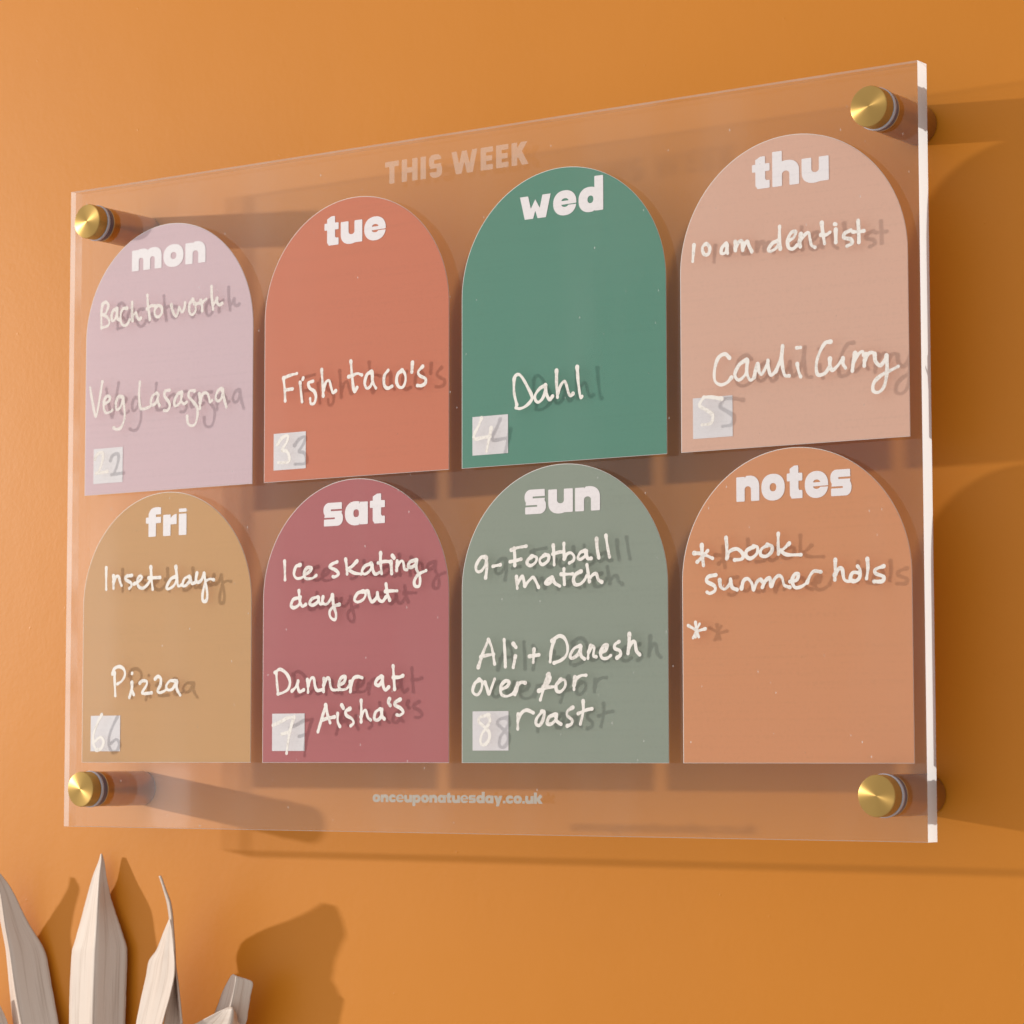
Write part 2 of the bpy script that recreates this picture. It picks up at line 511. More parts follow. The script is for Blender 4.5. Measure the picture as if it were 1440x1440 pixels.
def thin(loop, tol):
    """drop points that lie within tol of the line between the kept neighbours"""
    out = [loop[0]]
    i = 0
    n = len(loop)
    while i < n - 1:
        j = min(i + 2, n - 1)
        best = i + 1
        while j < n and j - i < 14:
            ax, az = loop[i]; bx_, bz = loop[j]
            L = math.hypot(bx_ - ax, bz - az) or 1e-9
            if all(abs((bx_ - ax) * (loop[k][1] - az) - (bz - az) * (loop[k][0] - ax)) / L < tol for k in range(i + 1, j)):
                best = j
                j += 1
            else:
                break
        i = best
        out.append(loop[i])
    return out[:-1] if len(out) > 4 and out[-1] == out[0] else out

def area(lp):
    return 0.5 * sum(a[0] * b[1] - b[0] * a[1] for a, b in zip(lp, lp[1:] + lp[:1]))

def inside(pt, lp):
    c = False
    for (x1, y1), (x2, y2) in zip(lp, lp[1:] + lp[:1]):
        if (y1 > pt[1]) != (y2 > pt[1]) and pt[0] < (x2 - x1) * (pt[1] - y1) / (y2 - y1) + x1:
            c = not c
    return c

def flat_solid(loops, y_front, y_back, tol):
    loops = [thin(lp, tol) for lp in loops]
    loops = [lp for lp in loops if len(lp) > 3 and abs(area(lp)) > 1e-3]
    sign = 1 if area(max(loops, key=lambda q: abs(area(q)))) > 0 else -1
    outer = [lp for lp in loops if area(lp) * sign > 0]
    holes = [lp for lp in loops if area(lp) * sign < 0]
    v, f = [], []
    for o in outer:
        grp = [o] + [hl for hl in holes if inside(hl[0], o) and not any(
            q is not o and inside(hl[0], q) and abs(area(q)) < abs(area(o)) for q in outer)]
        flat = [p for lp in grp for p in lp]
        tris = tessellate_polygon([[Vector((x, z, 0)) for x, z in lp] for lp in grp])
        b = len(v)
        n = len(flat)
        v += [(x, y_front, z) for x, z in flat] + [(x, y_back, z) for x, z in flat]
        for t in tris:
            a_, b_, c_ = [flat[q] for q in t]
            cw = (b_[0] - a_[0]) * (c_[1] - a_[1]) - (b_[1] - a_[1]) * (c_[0] - a_[0])
            t = t if cw > 0 else t[::-1]          # front faces look towards -y
            f.append(tuple(b + q for q in t))
            f.append(tuple(b + n + q for q in t[::-1]))
        k = b
        for lp in grp:
            m = len(lp)
            for i in range(m):
                j = (i + 1) % m
                f.append((k + i, k + n + i, k + n + j, k + j))
            k += m
    return v, f

# ---- handwriting: smoothed pen strokes of slightly varying pressure
def smooth_stroke(pts, step=0.25):
    P = [np.array(p) for p in pts]
    if len(P) == 2:
        P = [P[0], (P[0] * 2 + P[1]) / 3, (P[0] + P[1] * 2) / 3, P[1]]
    P = [2 * P[0] - P[1]] + P + [2 * P[-1] - P[-2]]
    out = []
    for i in range(1, len(P) - 2):
        a, b, c, d = P[i - 1:i + 3]
        n = max(2, int(np.linalg.norm(c - b) / step))
        for k in range(n):
            t = k / n
            out.append(0.5 * (2 * b + (c - a) * t + (2 * a - 5 * b + 4 * c - d) * t * t + (3 * b - a - 3 * c + d) * t ** 3))
    out.append(P[-2])
    return out

def handwriting_mesh(strokes, radius, rng, h=0.13):
    pts = [p for s in strokes for p in s]
    xs = [p[0] for p in pts]; zs = [p[1] for p in pts]
    pad = radius * 2.2
    x0, z0 = min(xs) - pad, min(zs) - pad
    nx = int((max(xs) + pad - x0) / h) + 2; nz = int((max(zs) + pad - z0) / h) + 2
    F = np.full((nz, nx), 9.0)
    for s in strokes:
        ph = rng.uniform(0, 6.28)
        q = smooth_stroke(s)
        for k, p in enumerate(q):
            u = k / max(1, len(q) - 1)
            r = radius * (1.0 + 0.13 * math.sin(ph + k * 0.09) + 0.08 * math.sin(ph * 2 + k * 0.31) + (0.22 if k < 3 or k > len(q) - 3 else 0.0))
            r *= 1.0 - 0.12 * u * u
            w = r + 2 * h
            i0, i1 = int((p[0] - w - x0) / h), int((p[0] + w - x0) / h) + 2
            j0, j1 = int((p[1] - w - z0) / h), int((p[1] + w - z0) / h) + 2
            X = x0 + h * np.arange(i0, i1) - p[0]
            Z = z0 + h * np.arange(j0, j1) - p[1]
            d = np.sqrt(X[None, :] ** 2 + Z[:, None] ** 2) - r
            F[j0:j1, i0:i1] = np.minimum(F[j0:j1, i0:i1], d)
    return flat_solid(contours(F, x0, z0, h), -0.17, -0.06, 0.022)

# ---- lettering: heavy rounded print letters drawn as fields, 1 = x-height (or cap height)
class Pen:
    def __init__(self, w, lo=-0.55, hi=1.65, h=0.016):
        self.h = h; self.x0 = -0.1; self.z0 = lo
        nx = int((w + 0.25) / h); nz = int((hi - lo) / h)
        self.X, self.Z = np.meshgrid(self.x0 + h * np.arange(nx), lo + h * np.arange(nz))
        self.F = np.full(self.X.shape, 9.0)
    def box(s, x0, z0, x1, z1, r=0.035):
        cx, cz, hx, hz = (x0 + x1) / 2, (z0 + z1) / 2, (x1 - x0) / 2 - r, (z1 - z0) / 2 - r
        dx, dz = np.abs(s.X - cx) - hx, np.abs(s.Z - cz) - hz
        return np.sqrt(np.maximum(dx, 0) ** 2 + np.maximum(dz, 0) ** 2) + np.minimum(np.maximum(dx, dz), 0) - r
    def ell(s, cx, cz, rx, rz, p=2.0):
        return ((np.abs((s.X - cx) / rx) ** p + np.abs((s.Z - cz) / rz) ** p) ** (1 / p) - 1) * min(rx, rz)
    def bar(s, ax, az, bx, bz, hw, r=0.02):
        L = math.hypot(bx - ax, bz - az); ux, uz = (bx - ax) / L, (bz - az) / L
        U = (s.X - ax) * ux + (s.Z - az) * uz; V = -(s.X - ax) * uz + (s.Z - az) * ux
        dx, dz = np.abs(U - L / 2) - L / 2 + r, np.abs(V) - hw + r
        return np.sqrt(np.maximum(dx, 0) ** 2 + np.maximum(dz, 0) ** 2) + np.minimum(np.maximum(dx, dz), 0) - r
    def tri(s, pts):
        d = np.full(s.X.shape, -9.0)
        for (ax, az), (bx, bz) in zip(pts, pts[1:] + pts[:1]):
            L = math.hypot(bx - ax, bz - az)
            d = np.maximum(d, ((s.X - ax) * (bz - az) - (s.Z - az) * (bx - ax)) / L)
        return d
    def add(s, *d):
        for q in d: s.F = np.minimum(s.F, q)
        return s
    def cut(s, *d):
        for q in d: s.F = np.maximum(s.F, -q)
        return s
    def keep(s, d):
        s.F = np.maximum(s.F, d)
        return s
    def flip(s, w, hgt=1.0):
        """turn the drawn glyph by 180 degrees inside the box w x hgt"""
        xi = np.clip(((w - s.X - s.x0) / s.h).round().astype(int), 0, s.X.shape[1] - 1)
        zi = np.clip(((hgt - s.Z - s.z0) / s.h).round().astype(int), 0, s.X.shape[0] - 1)
        s.F = s.F[zi, xi]
        return s
    def loops(s):
        return contours(s.F, s.x0, s.z0, s.h)

def glyph(c):
    if c == 'n' or c == 'u':
        w = 1.19; p = Pen(w)
        p.add(p.box(0, 0, .43, .98), p.box(.76, 0, w, .62), np.maximum(p.ell(.66, .56, .53, .46, 2.3), .45 - p.Z))
        p.cut(p.box(.43, -.2, .76, .48, .0), p.ell(.595, .47, .165, .13))
        if c == 'n': p.cut(p.tri([(.43, 1.05), (.43, .93), (.56, 1.05)]))
        if c == 'u': p.flip(w, .98)
    elif c == 'm':
        w = 1.80; p = Pen(w)
        p.add(p.box(0, 0, .42, .98), p.box(.69, 0, 1.11, .62), p.box(1.38, 0, w, .62),
              np.maximum(p.ell(.62, .58, .49, .44, 2.4), .45 - p.Z), np.maximum(p.ell(1.31, .58, .49, .44, 2.4), .45 - p.Z))
        p.cut(p.box(.42, -.2, .69, .5, .0), p.ell(.555, .49, .135, .11), p.box(1.11, -.2, 1.38, .5, .0), p.ell(1.245, .49, .135, .11))
    elif c == 'o':
        w = 1.20; p = Pen(w)
        p.add(p.ell(.60, .50, .60, .53, 2.25)).cut(p.ell(.60, .50, .17, .165, 2.2))
    elif c == 'e':
        w = 1.18; p = Pen(w)
        p.add(p.ell(.59, .50, .59, .53, 2.2))
        p.cut(np.maximum(p.ell(.60, .58, .18, .115), .585 - p.Z))
        p.cut(np.maximum(p.ell(.60, .43, .18, .105), p.Z - .43))
        p.cut(p.tri([(.5, .43), (1.3, .445), (1.3, .395), (.5, .40)][::-1]), p.tri([(.5, .43), (1.3, .445), (1.3, .395), (.5, .40)]))
    elif c == 'small e':                       # the same letter with open counters
        w = 1.18; p = Pen(w)
        p.add(p.ell(.59, .50, .59, .53, 2.2))
        p.cut(np.maximum(p.ell(.62, .60, .25, .20), .60 - p.Z), p.box(.40, .30, 1.4, .45, .0))
    elif c == 'c':
        w = 1.05; p = Pen(w)
        p.add(p.ell(.59, .50, .59, .53, 2.2)).cut(p.ell(.62, .50, .19, .16), p.box(.62, .40, 1.4, .60, .0)).keep(p.X - 1.03)
    elif c == 't':
        w = .80; p = Pen(w)
        p.add(p.box(.15, .10, .59, 1.30), p.box(0, .69, .79, 1.0), p.box(.22, 0, .79, .32), p.ell(.40, .22, .25, .22, 2.4))
        p.cut(p.tri([(.1, 1.36), (.1, 1.16), (.5, 1.36)]))
    elif c == 'h':
        w = 1.19; p = Pen(w)
        p.add(p.box(0, 0, .43, 1.42), p.box(.76, 0, w, .62), np.maximum(p.ell(.66, .56, .53, .46, 2.3), .45 - p.Z))
        p.cut(p.box(.43, -.2, .76, .48, .0), p.ell(.595, .47, .165, .13))
    elif c == 'w':
        w = 1.62; p = Pen(w)
        p.add(p.bar(.20, 1.1, .50, -.1, .205), p.bar(.50, -.1, .81, .45, .19), p.bar(1.12, -.1, .81, .45, .19), p.tri([(.39, .1), (.81, .82), (1.23, .1)]), p.tri([(.39, .1), (.81, .82), (1.23, .1)][::-1]), p.bar(1.12, -.1, 1.42, 1.1, .205))
        p.cut(p.tri([(.68, -.05), (.81, .34), (.94, -.05)]), p.tri([(.68, -.05), (.81, .34), (.94, -.05)][::-1]))
        p.keep(p.box(-.05, 0, 1.67, .98, .03))
    elif c in ('d', 'p'):
        w = 1.24; p = Pen(w)
        p.add(p.ell(.56, .50, .56, .53, 2.25), p.box(.80, 0, w, 1.46))
        p.cut(p.ell(.60, .50, .15, .16, 2.2), p.tri([(.70, -.06), (.80, .04), (.80, -.06)][::-1]))
        if c == 'p': p.flip(w, .98)
    elif c == 'a':
        w = 1.22; p = Pen(w)
        p.add(p.ell(.58, .50, .58, .53, 2.25), p.box(.79, 0, w, .99))
        p.cut(p.ell(.60, .50, .15, .17, 2.6), p.box(.765, .93, .79, 1.1, .0), p.box(.765, -.1, .79, .05, .0))
    elif c == 'f':
        w = .92; p = Pen(w)
        p.add(p.box(.16, 0, .60, 1.0), np.maximum(np.maximum(p.ell(.66, .92, .50, .44, 2.4), .80 - p.Z), p.X - .90), p.box(0, .62, .90, .90), p.box(.16, .8, .6, 1.1))
        p.cut(p.box(.60, .90, 1.1, 1.02, .01))
    elif c == 'r':
        w = .82; p = Pen(w)
        p.add(p.box(0, 0, .44, .98), np.maximum(np.maximum(p.ell(.82, .44, .48, .55, 2.2), .52 - p.Z), p.X - .80))
        p.cut(p.box(.44, .93, .475, 1.1, .0))
    elif c == 'i':
        w = .45; p = Pen(w)
        p.add(p.box(0, 0, .45, .98), p.box(0, 1.06, .45, 1.22))
    elif c == 's':
        w = 1.05; p = Pen(w)
        p.add(np.minimum(p.box(0, .38, 1.0, 1.03, .30), p.box(.05, 0, 1.05, .66, .30)), p.box(.5, .74, .99, 1.03), p.box(.03, 0, .5, .30))
        p.cut(p.box(.40, .655, 1.3, .735, .02), p.box(-.3, .30, .62, .375, .02))
    elif c == 'y':
        w = 1.24; p = Pen(w)
        p.add(p.bar(.21, 1.05, .62, .0, .215), p.bar(1.03, 1.05, .45, -.50, .215)); p.keep(p.box(-.05, -.40, 1.3, .98, .03))
    elif c == 'k':
        w = 1.22; p = Pen(w)
        p.add(p.box(0, 0, .43, 1.42), p.bar(.40, .36, 1.05, 1.05, .21), p.bar(.45, .72, 1.05, -.1, .23)); p.keep(p.box(-.05, 0, 1.24, 1.45, .03))
    elif c == '.':
        w = .38; p = Pen(w); p.add(p.box(0, 0, .38, .34))
    # capitals of the title, 1 = cap height
    elif c == 'T':
        w = .70; p = Pen(w); p.add(p.box(0, .76, .70, 1.0, .02), p.box(.22, 0, .48, 1.0, .02))
    elif c == 'H':
        w = .80; p = Pen(w); p.add(p.box(0, 0, .27, 1, .02), p.box(.53, 0, .80, 1, .02), p.box(.1, .38, .7, .62, .02))
    elif c == 'I':
        w = .27; p = Pen(w); p.add(p.box(0, 0, .27, 1, .02))
    elif c == 'S':
        w = .66; p = Pen(w)
        p.add(np.minimum(p.box(0, .40, .62, 1.02, .24), p.box(.04, -.02, .66, .62, .26)))
        p.cut(p.box(.27, .60, 1.0, .78, .02), p.box(-.3, .24, .39, .40, .02))
    elif c == 'W':
        w = 1.30; p = Pen(w)
        p.add(p.bar(.13, 1.05, .38, -.08, .125), p.bar(.38, -.08, .65, .98, .115), p.bar(.92, -.08, .65, .98, .115), p.bar(.92, -.08, 1.17, 1.05, .125))
        p.keep(p.box(-.05, 0, 1.35, 1, .01))
    elif c == 'E':
        w = .60; p = Pen(w); p.add(p.box(0, 0, .27, 1, .02), p.box(0, .77, .60, 1, .02), p.box(0, .39, .56, .62, .02), p.box(0, 0, .60, .23, .02))
    elif c == 'K':
        w = .82; p = Pen(w)
        p.add(p.box(0, 0, .27, 1, .02), p.bar(.20, .40, .66, 1.08, .135), p.bar(.30, .66, .70, -.08, .14)); p.keep(p.box(-.05, 0, .85, 1, .01))
    return w, p.loops()

GLYPHS = {}
def lettering_mesh(text, x0, x1, base, size, y_front, gap=0.11):
    """text set between x0 and x1 on a base line, letters `size` mm high"""
    items, x = [], 0.0
    for c in text:
        if c == ' ':
            x += 0.30
            continue
        if c == 'e' and size < 5: c = 'small e'
        if c not in GLYPHS: GLYPHS[c] = glyph(c)
        w, lp = GLYPHS[c]
        items.append((x, lp))
        x += w + gap
    kx = (x1 - x0) / (x - gap)
    v, f = [], []
    for gx, lps in items:
        q = [[(x0 + (gx + a) * kx, base + b * size) for a, b in lp] for lp in lps]
        vv, ff = flat_solid(q, y_front, y_front + 0.05, 0.02 if size > 5 else 0.008)
        b0 = len(v)
        v += vv
        f += [tuple(b0 + i for i in t) for t in ff]
    return v, f

# ---------------------------------------------------------------- pen strokes (mm on the board: x,z), one stroke per line
NOTES = [
    ('mon', 'handwriting', """
-190.1,88.3 -190.7,84.5 -190.6,77.7
-190.1,88.3 -188.2,89.2 -186.6,87.5 -187.9,84.5 -189.4,83.7
-189.4,83.7 -187.1,82.3 -185.9,80.7 -186.4,78.8 -188.7,78.1 -190.4,78.1
-181.8,85.4 -183.4,85.2 -184.6,83.2 -184.2,80.6 -182.7,81.0 -181.7,83.0 -181.4,85.6
-181.4,85.7 -181.3,82.9 -180.9,81.0 -179.8,80.6
-175.4,85.3 -177.8,85.3 -179.2,83.0 -179.0,79.6 -177.3,77.8 -175.1,78.3 -173.8,80.1
-172.5,87.7 -172.5,83.8 -172.1,79.5
-172.1,81.4 -170.3,82.9 -169.6,81.2 -168.4,79.6 -167.3,80.2
-163.6,90.0 -163.1,85.4 -162.0,79.1
-163.5,84.0 -161.1,85.1 -158.3,84.8
-157.7,84.8 -159.2,83.1 -158.9,80.7 -157.0,79.8 -155.1,81.3 -155.1,83.7 -157.0,84.9 -158.9,84.6
-149.6,84.4 -148.8,81.7 -146.9,79.1 -145.7,80.9 -145.1,83.0 -144.1,81.3 -143.1,80.8 -142.0,82.5 -141.7,84.6
-137.3,85.6 -139.2,83.6 -139.1,80.3 -137.6,79.0 -135.7,80.5 -135.9,83.3 -137.0,85.1 -137.6,85.6
-132.7,84.7 -132.0,82.5 -131.9,80.2
-136.4,83.9 -134.8,83.5 -133.3,83.8 -132.0,83.5 -130.8,84.5 -129.6,85.1
-126.7,90.3 -126.5,85.8 -125.7,80.3
-125.8,82.2 -124.1,83.7 -123.5,85.0 -123.4,82.9 -122.2,81.9 -120.7,82.4"""),
    ('mon', 'handwriting', """
-197.0,51.8 -195.5,45.6 -193.4,38.9 -191.4,45.8 -189.7,54.0
-188.0,44.1 -185.7,45.1 -185.1,46.6 -186.7,47.4 -188.5,45.6 -188.7,42.1 -187.3,40.0 -184.6,40.3 -183.6,41.0
-177.9,46.3 -179.9,46.7 -181.5,44.1 -181.0,41.0 -178.9,41.9 -177.6,44.8 -177.3,46.0
-177.3,46.0 -176.9,43.3 -176.3,39.7 -176.5,36.2 -178.4,32.9 -180.8,32.3 -182.7,33.1
-167.5,52.0 -167.9,46.6 -167.2,41.1 -165.5,40.2 -162.2,40.7 -160.2,41.6
-157.6,46.6 -159.9,45.5 -161.0,42.6 -159.6,41.5 -157.6,42.9 -156.6,45.8
-157.0,46.3 -156.8,42.8 -155.9,41.0
-150.1,47.3 -152.7,47.0 -153.0,44.8 -150.7,42.4 -150.0,40.3 -151.3,38.5 -153.3,38.6
-143.2,45.8 -145.5,45.2 -147.4,42.1 -146.8,40.1 -144.2,41.4 -142.9,44.3 -143.1,45.5
-143.2,45.3 -143.5,42.3 -141.9,40.7 -140.3,41.4
-135.8,45.9 -138.4,46.1 -139.3,44.0 -137.0,41.6 -134.4,38.7 -134.1,35.3 -135.3,31.7 -137.6,31.0 -139.5,32.2 -140.0,35.2
-133.2,44.5 -132.8,41.6 -132.7,38.1
-132.7,40.6 -131.3,44.1 -129.0,44.5 -127.7,42.7 -127.1,40.4 -125.9,41.1
-120.7,45.8 -122.6,45.0 -123.9,42.4 -122.9,40.6 -121.0,41.2 -119.9,44.0 -120.2,45.6
-120.1,45.3 -119.1,41.1 -117.8,37.6"""),
    ('mon', 'handwritten_digit', """
-193.8,19.8 -192.4,22.0 -189.4,22.6 -189.0,20.0 -190.3,16.1 -192.1,13.6
-193.0,13.6 -186.2,14.0"""),
    ('tue', 'handwriting', """
-86.5,47.7 -85.8,42.8 -85.5,37.9
-86.5,47.6 -83.0,48.5 -79.2,49.0
-85.8,42.5 -81.6,42.7
-77.5,45.1 -77.0,41.0 -76.4,36.9
-75.8,46.9 -76.1,46.3
-70.6,45.1 -73.0,44.5 -72.3,42.3 -69.9,40.8 -69.0,38.3 -69.9,35.9 -71.7,35.8 -72.1,38.0
-66.0,49.6 -65.5,43.9 -65.1,38.5
-65.1,40.7 -63.7,44.1 -62.0,44.7 -61.0,42.0 -60.0,39.5 -58.5,40.2
-50.6,51.9 -49.9,45.4 -48.8,39.2 -47.3,40.7
-51.8,45.5 -49.9,45.8 -47.2,46.5 -44.8,45.7
-39.8,46.7 -42.2,45.6 -43.3,42.2 -42.2,40.0 -40.2,40.9 -39.2,44.0 -39.5,46.6
-39.5,46.2 -39.2,42.5 -37.5,39.7
-31.2,46.6 -33.2,44.4 -33.2,40.7 -31.5,39.2 -29.2,39.9
-24.0,46.0 -26.3,44.6 -26.9,41.5 -25.6,39.3 -23.6,39.2 -22.3,41.7 -22.7,44.6 -24.3,46.2
-18.8,48.8 -19.1,44.9
-13.6,46.8 -15.8,44.9 -15.2,43.2 -12.3,41.7 -12.3,39.9 -14.2,39.0 -16.3,39.2"""),
    ('tue', 'handwritten_digit', """
-89.5,20.0 -87.0,22.5 -83.9,23.2 -84.6,20.5 -87.0,17.4 -84.6,16.7 -83.2,14.5 -83.8,12.1 -89.1,12.1"""),
    ('wed', 'handwriting', """
31.5,38.2 31.5,32.8 32.8,27.8
31.5,38.2 32.3,39.5 33.9,39.8 35.7,38.1 38.3,34.0 40.1,30.5 39.3,28.6 36.7,26.8 34.1,26.2 32.3,26.7
46.6,34.5 44.0,33.6 41.7,31.2 41.7,29.1 43.2,28.1 45.3,29.7 46.6,33.0 46.5,34.7
46.4,34.3 46.9,31.3 48.4,28.8 49.9,30.0
51.8,39.9 51.8,34.3 52.2,29.4
52.3,30.9 53.6,33.8 55.4,35.5 56.4,34.0 57.4,30.7 58.4,29.6 59.5,30.3
61.5,40.6 61.9,35.3 62.7,29.7 63.2,28.3 63.7,28.9"""),
    ('wed', 'handwritten_digit', """
15.7,23.8 14.1,20.6 12.0,17.3 12.4,15.6 16.7,15.9 19.9,16.1
20.4,19.5 19.4,15.5 18.1,10.4"""),
    ('thu', 'handwriting', """
115.0,83.0 114.4,76.8
120.4,83.0 118.7,81.7 119.4,79.1 121.3,78.9 122.0,81.1 120.7,82.9 119.7,82.7
129.2,82.1 127.4,80.8 127.0,78.7 128.8,78.7 129.5,81.2
129.5,81.6 129.8,78.3
133.1,82.5 133.2,79.1
133.2,80.2 134.7,82.1 136.0,82.2 136.4,78.8
136.4,79.9 137.6,81.5 138.5,81.9 139.1,80.2 140.3,77.9
151.9,80.8 149.3,80.2 147.4,77.9 148.7,77.2 151.2,78.6 152.2,81.0
152.3,86.1 152.2,82.2 152.5,77.7
156.0,80.4 158.2,81.3 159.2,83.4 157.3,83.3 155.7,80.7 156.0,77.9 157.8,77.1 159.7,78.3
161.3,82.3 160.7,79.6 161.0,77.6
160.7,79.6 162.6,81.6 164.5,82.5 165.1,80.2 165.7,77.7 167.2,76.7
170.1,85.5 170.5,81.9 171.2,77.7
169.7,81.1 171.9,80.9 173.5,81.7
175.9,82.4 175.9,77.7
175.5,84.5 176.1,84.3
182.1,81.5 179.6,80.6 179.3,79.0 182.0,78.2 182.6,76.7 180.5,75.8
185.2,84.7 185.4,80.8 185.4,76.7
183.0,80.8 185.4,80.6 187.5,80.7"""),
    ('thu', 'handwriting', """
130.3,38.5 128.2,40.2 125.3,38.9 123.7,34.7 123.8,30.4 126.3,28.7 129.2,29.4 131.0,31.1
137.7,37.3 134.5,35.7 132.5,32.2 134.1,29.9 137.0,31.8 138.1,36.4
137.9,37.0 137.7,32.4 139.1,29.5 140.8,30.3
140.8,30.3 141.5,33.3 142.4,35.4 142.9,32.6 144.0,31.3 145.7,33.6 146.8,36.3
146.8,36.3 147.1,32.9 148.1,30.7 150.2,32.0
150.2,32.0 152.0,36.1 153.1,41.2
153.1,41.2 152.7,36.1 153.7,30.5 155.8,29.8
159.2,34.0 159.7,31.3 160.6,29.1
159.0,40.0 160.7,40.0
173.3,41.1 170.9,40.7 168.5,37.2 167.2,33.1 167.7,29.4 170.5,29.5 172.5,31.5
172.9,34.8 172.9,32.1 173.9,30.5 176.2,32.1 178.3,34.6
178.3,34.6 178.3,32.5 179.3,30.9
183.3,36.0 182.6,33.1 182.1,29.6
182.6,32.8 184.7,35.6 186.4,36.4 186.7,35.0
187.7,35.4 187.2,33.3 187.0,31.1
187.2,33.0 188.7,35.3 190.3,35.7 191.3,35.1
191.3,35.1 191.6,32.4 193.3,30.7 194.9,31.8 196.1,34.1
196.1,34.1 196.2,28.4 195.1,23.2 192.8,21.0 190.5,21.7 190.9,24.7 193.9,27.1 197.8,28.6 200.8,29.8"""),
    ('thu', 'handwritten_digit', """
126.6,23.4 122.4,24.3 118.8,24.6
118.8,24.5 117.0,21.6 120.2,19.5 122.7,17.5 121.9,14.5 118.0,14.1"""),
    ('fri', 'handwriting', """
-186.2,-28.2 -186.2,-32.9 -186.1,-37.7
-181.9,-31.9 -181.8,-37.4
-181.8,-34.5 -180.4,-32.4 -178.8,-32.5 -177.8,-35.1 -177.1,-36.3
-171.1,-32.1 -174.3,-32.4 -174.6,-33.8 -171.7,-35.3 -171.4,-36.8 -172.6,-37.7
-169.8,-35.9 -166.7,-34.6 -165.1,-33.2 -166.4,-32.5 -167.9,-34.1 -167.3,-36.9 -164.7,-37.9 -162.2,-36.6 -160.4,-34.6
-160.1,-28.9 -159.7,-33.9 -158.9,-38.6
-161.3,-33.6 -158.5,-33.6 -154.7,-33.6
-145.4,-33.5 -148.5,-34.5 -150.9,-37.9 -149.7,-38.7 -146.6,-37.2 -145.1,-34.2
-145.7,-29.3 -145.1,-33.5 -144.4,-37.5 -142.6,-37.3
-138.0,-33.7 -140.7,-34.6 -141.9,-37.3 -140.1,-37.6 -137.9,-35.8 -137.7,-34.0
-137.7,-34.2 -136.4,-36.8 -134.6,-36.4
-133.7,-32.5 -134.3,-35.3 -133.0,-36.5 -131.2,-35.6 -130.3,-33.8 -129.7,-32.7
-129.7,-32.7 -129.1,-35.5 -128.4,-38.3 -127.8,-42.0 -128.4,-44.5 -130.2,-44.4 -130.5,-41.9 -129.6,-38.2 -128.7,-36.2 -126.3,-35.3 -124.2,-35.7"""),
    ('fri', 'handwriting', """
-180.7,-74.2 -180.5,-78.9 -180.1,-84.1
-181.9,-74.6 -180.7,-72.3 -177.8,-71.5 -175.2,-72.8 -174.6,-75.2 -176.3,-77.7 -178.9,-79.0
-170.5,-78.5 -170.5,-81.2 -171.9,-85.0
-170.5,-82.1 -169.3,-83.8
-170.4,-74.5 -170.5,-74.8
-165.9,-78.9 -164.5,-77.9 -161.9,-78.2 -162.2,-80.1 -164.5,-82.8 -163.3,-83.4 -159.0,-83.1
-157.1,-77.2 -155.4,-76.1 -153.8,-77.2 -154.0,-79.8 -155.6,-82.3 -154.2,-83.1 -151.4,-82.3 -150.3,-81.5
-145.5,-78.2 -148.6,-78.2 -150.6,-80.2 -150.0,-81.9 -147.4,-81.8 -145.5,-79.9
-144.7,-78.4 -144.6,-81.6 -142.6,-84.3"""),
    ('fri', 'handwritten_digit', """
-188.0,-92.2 -190.3,-95.6 -192.6,-100.3 -192.8,-104.6 -191.0,-107.6
-191.0,-107.6 -188.4,-107.1 -186.7,-104.2 -188.5,-102.0 -191.7,-103.7"""),
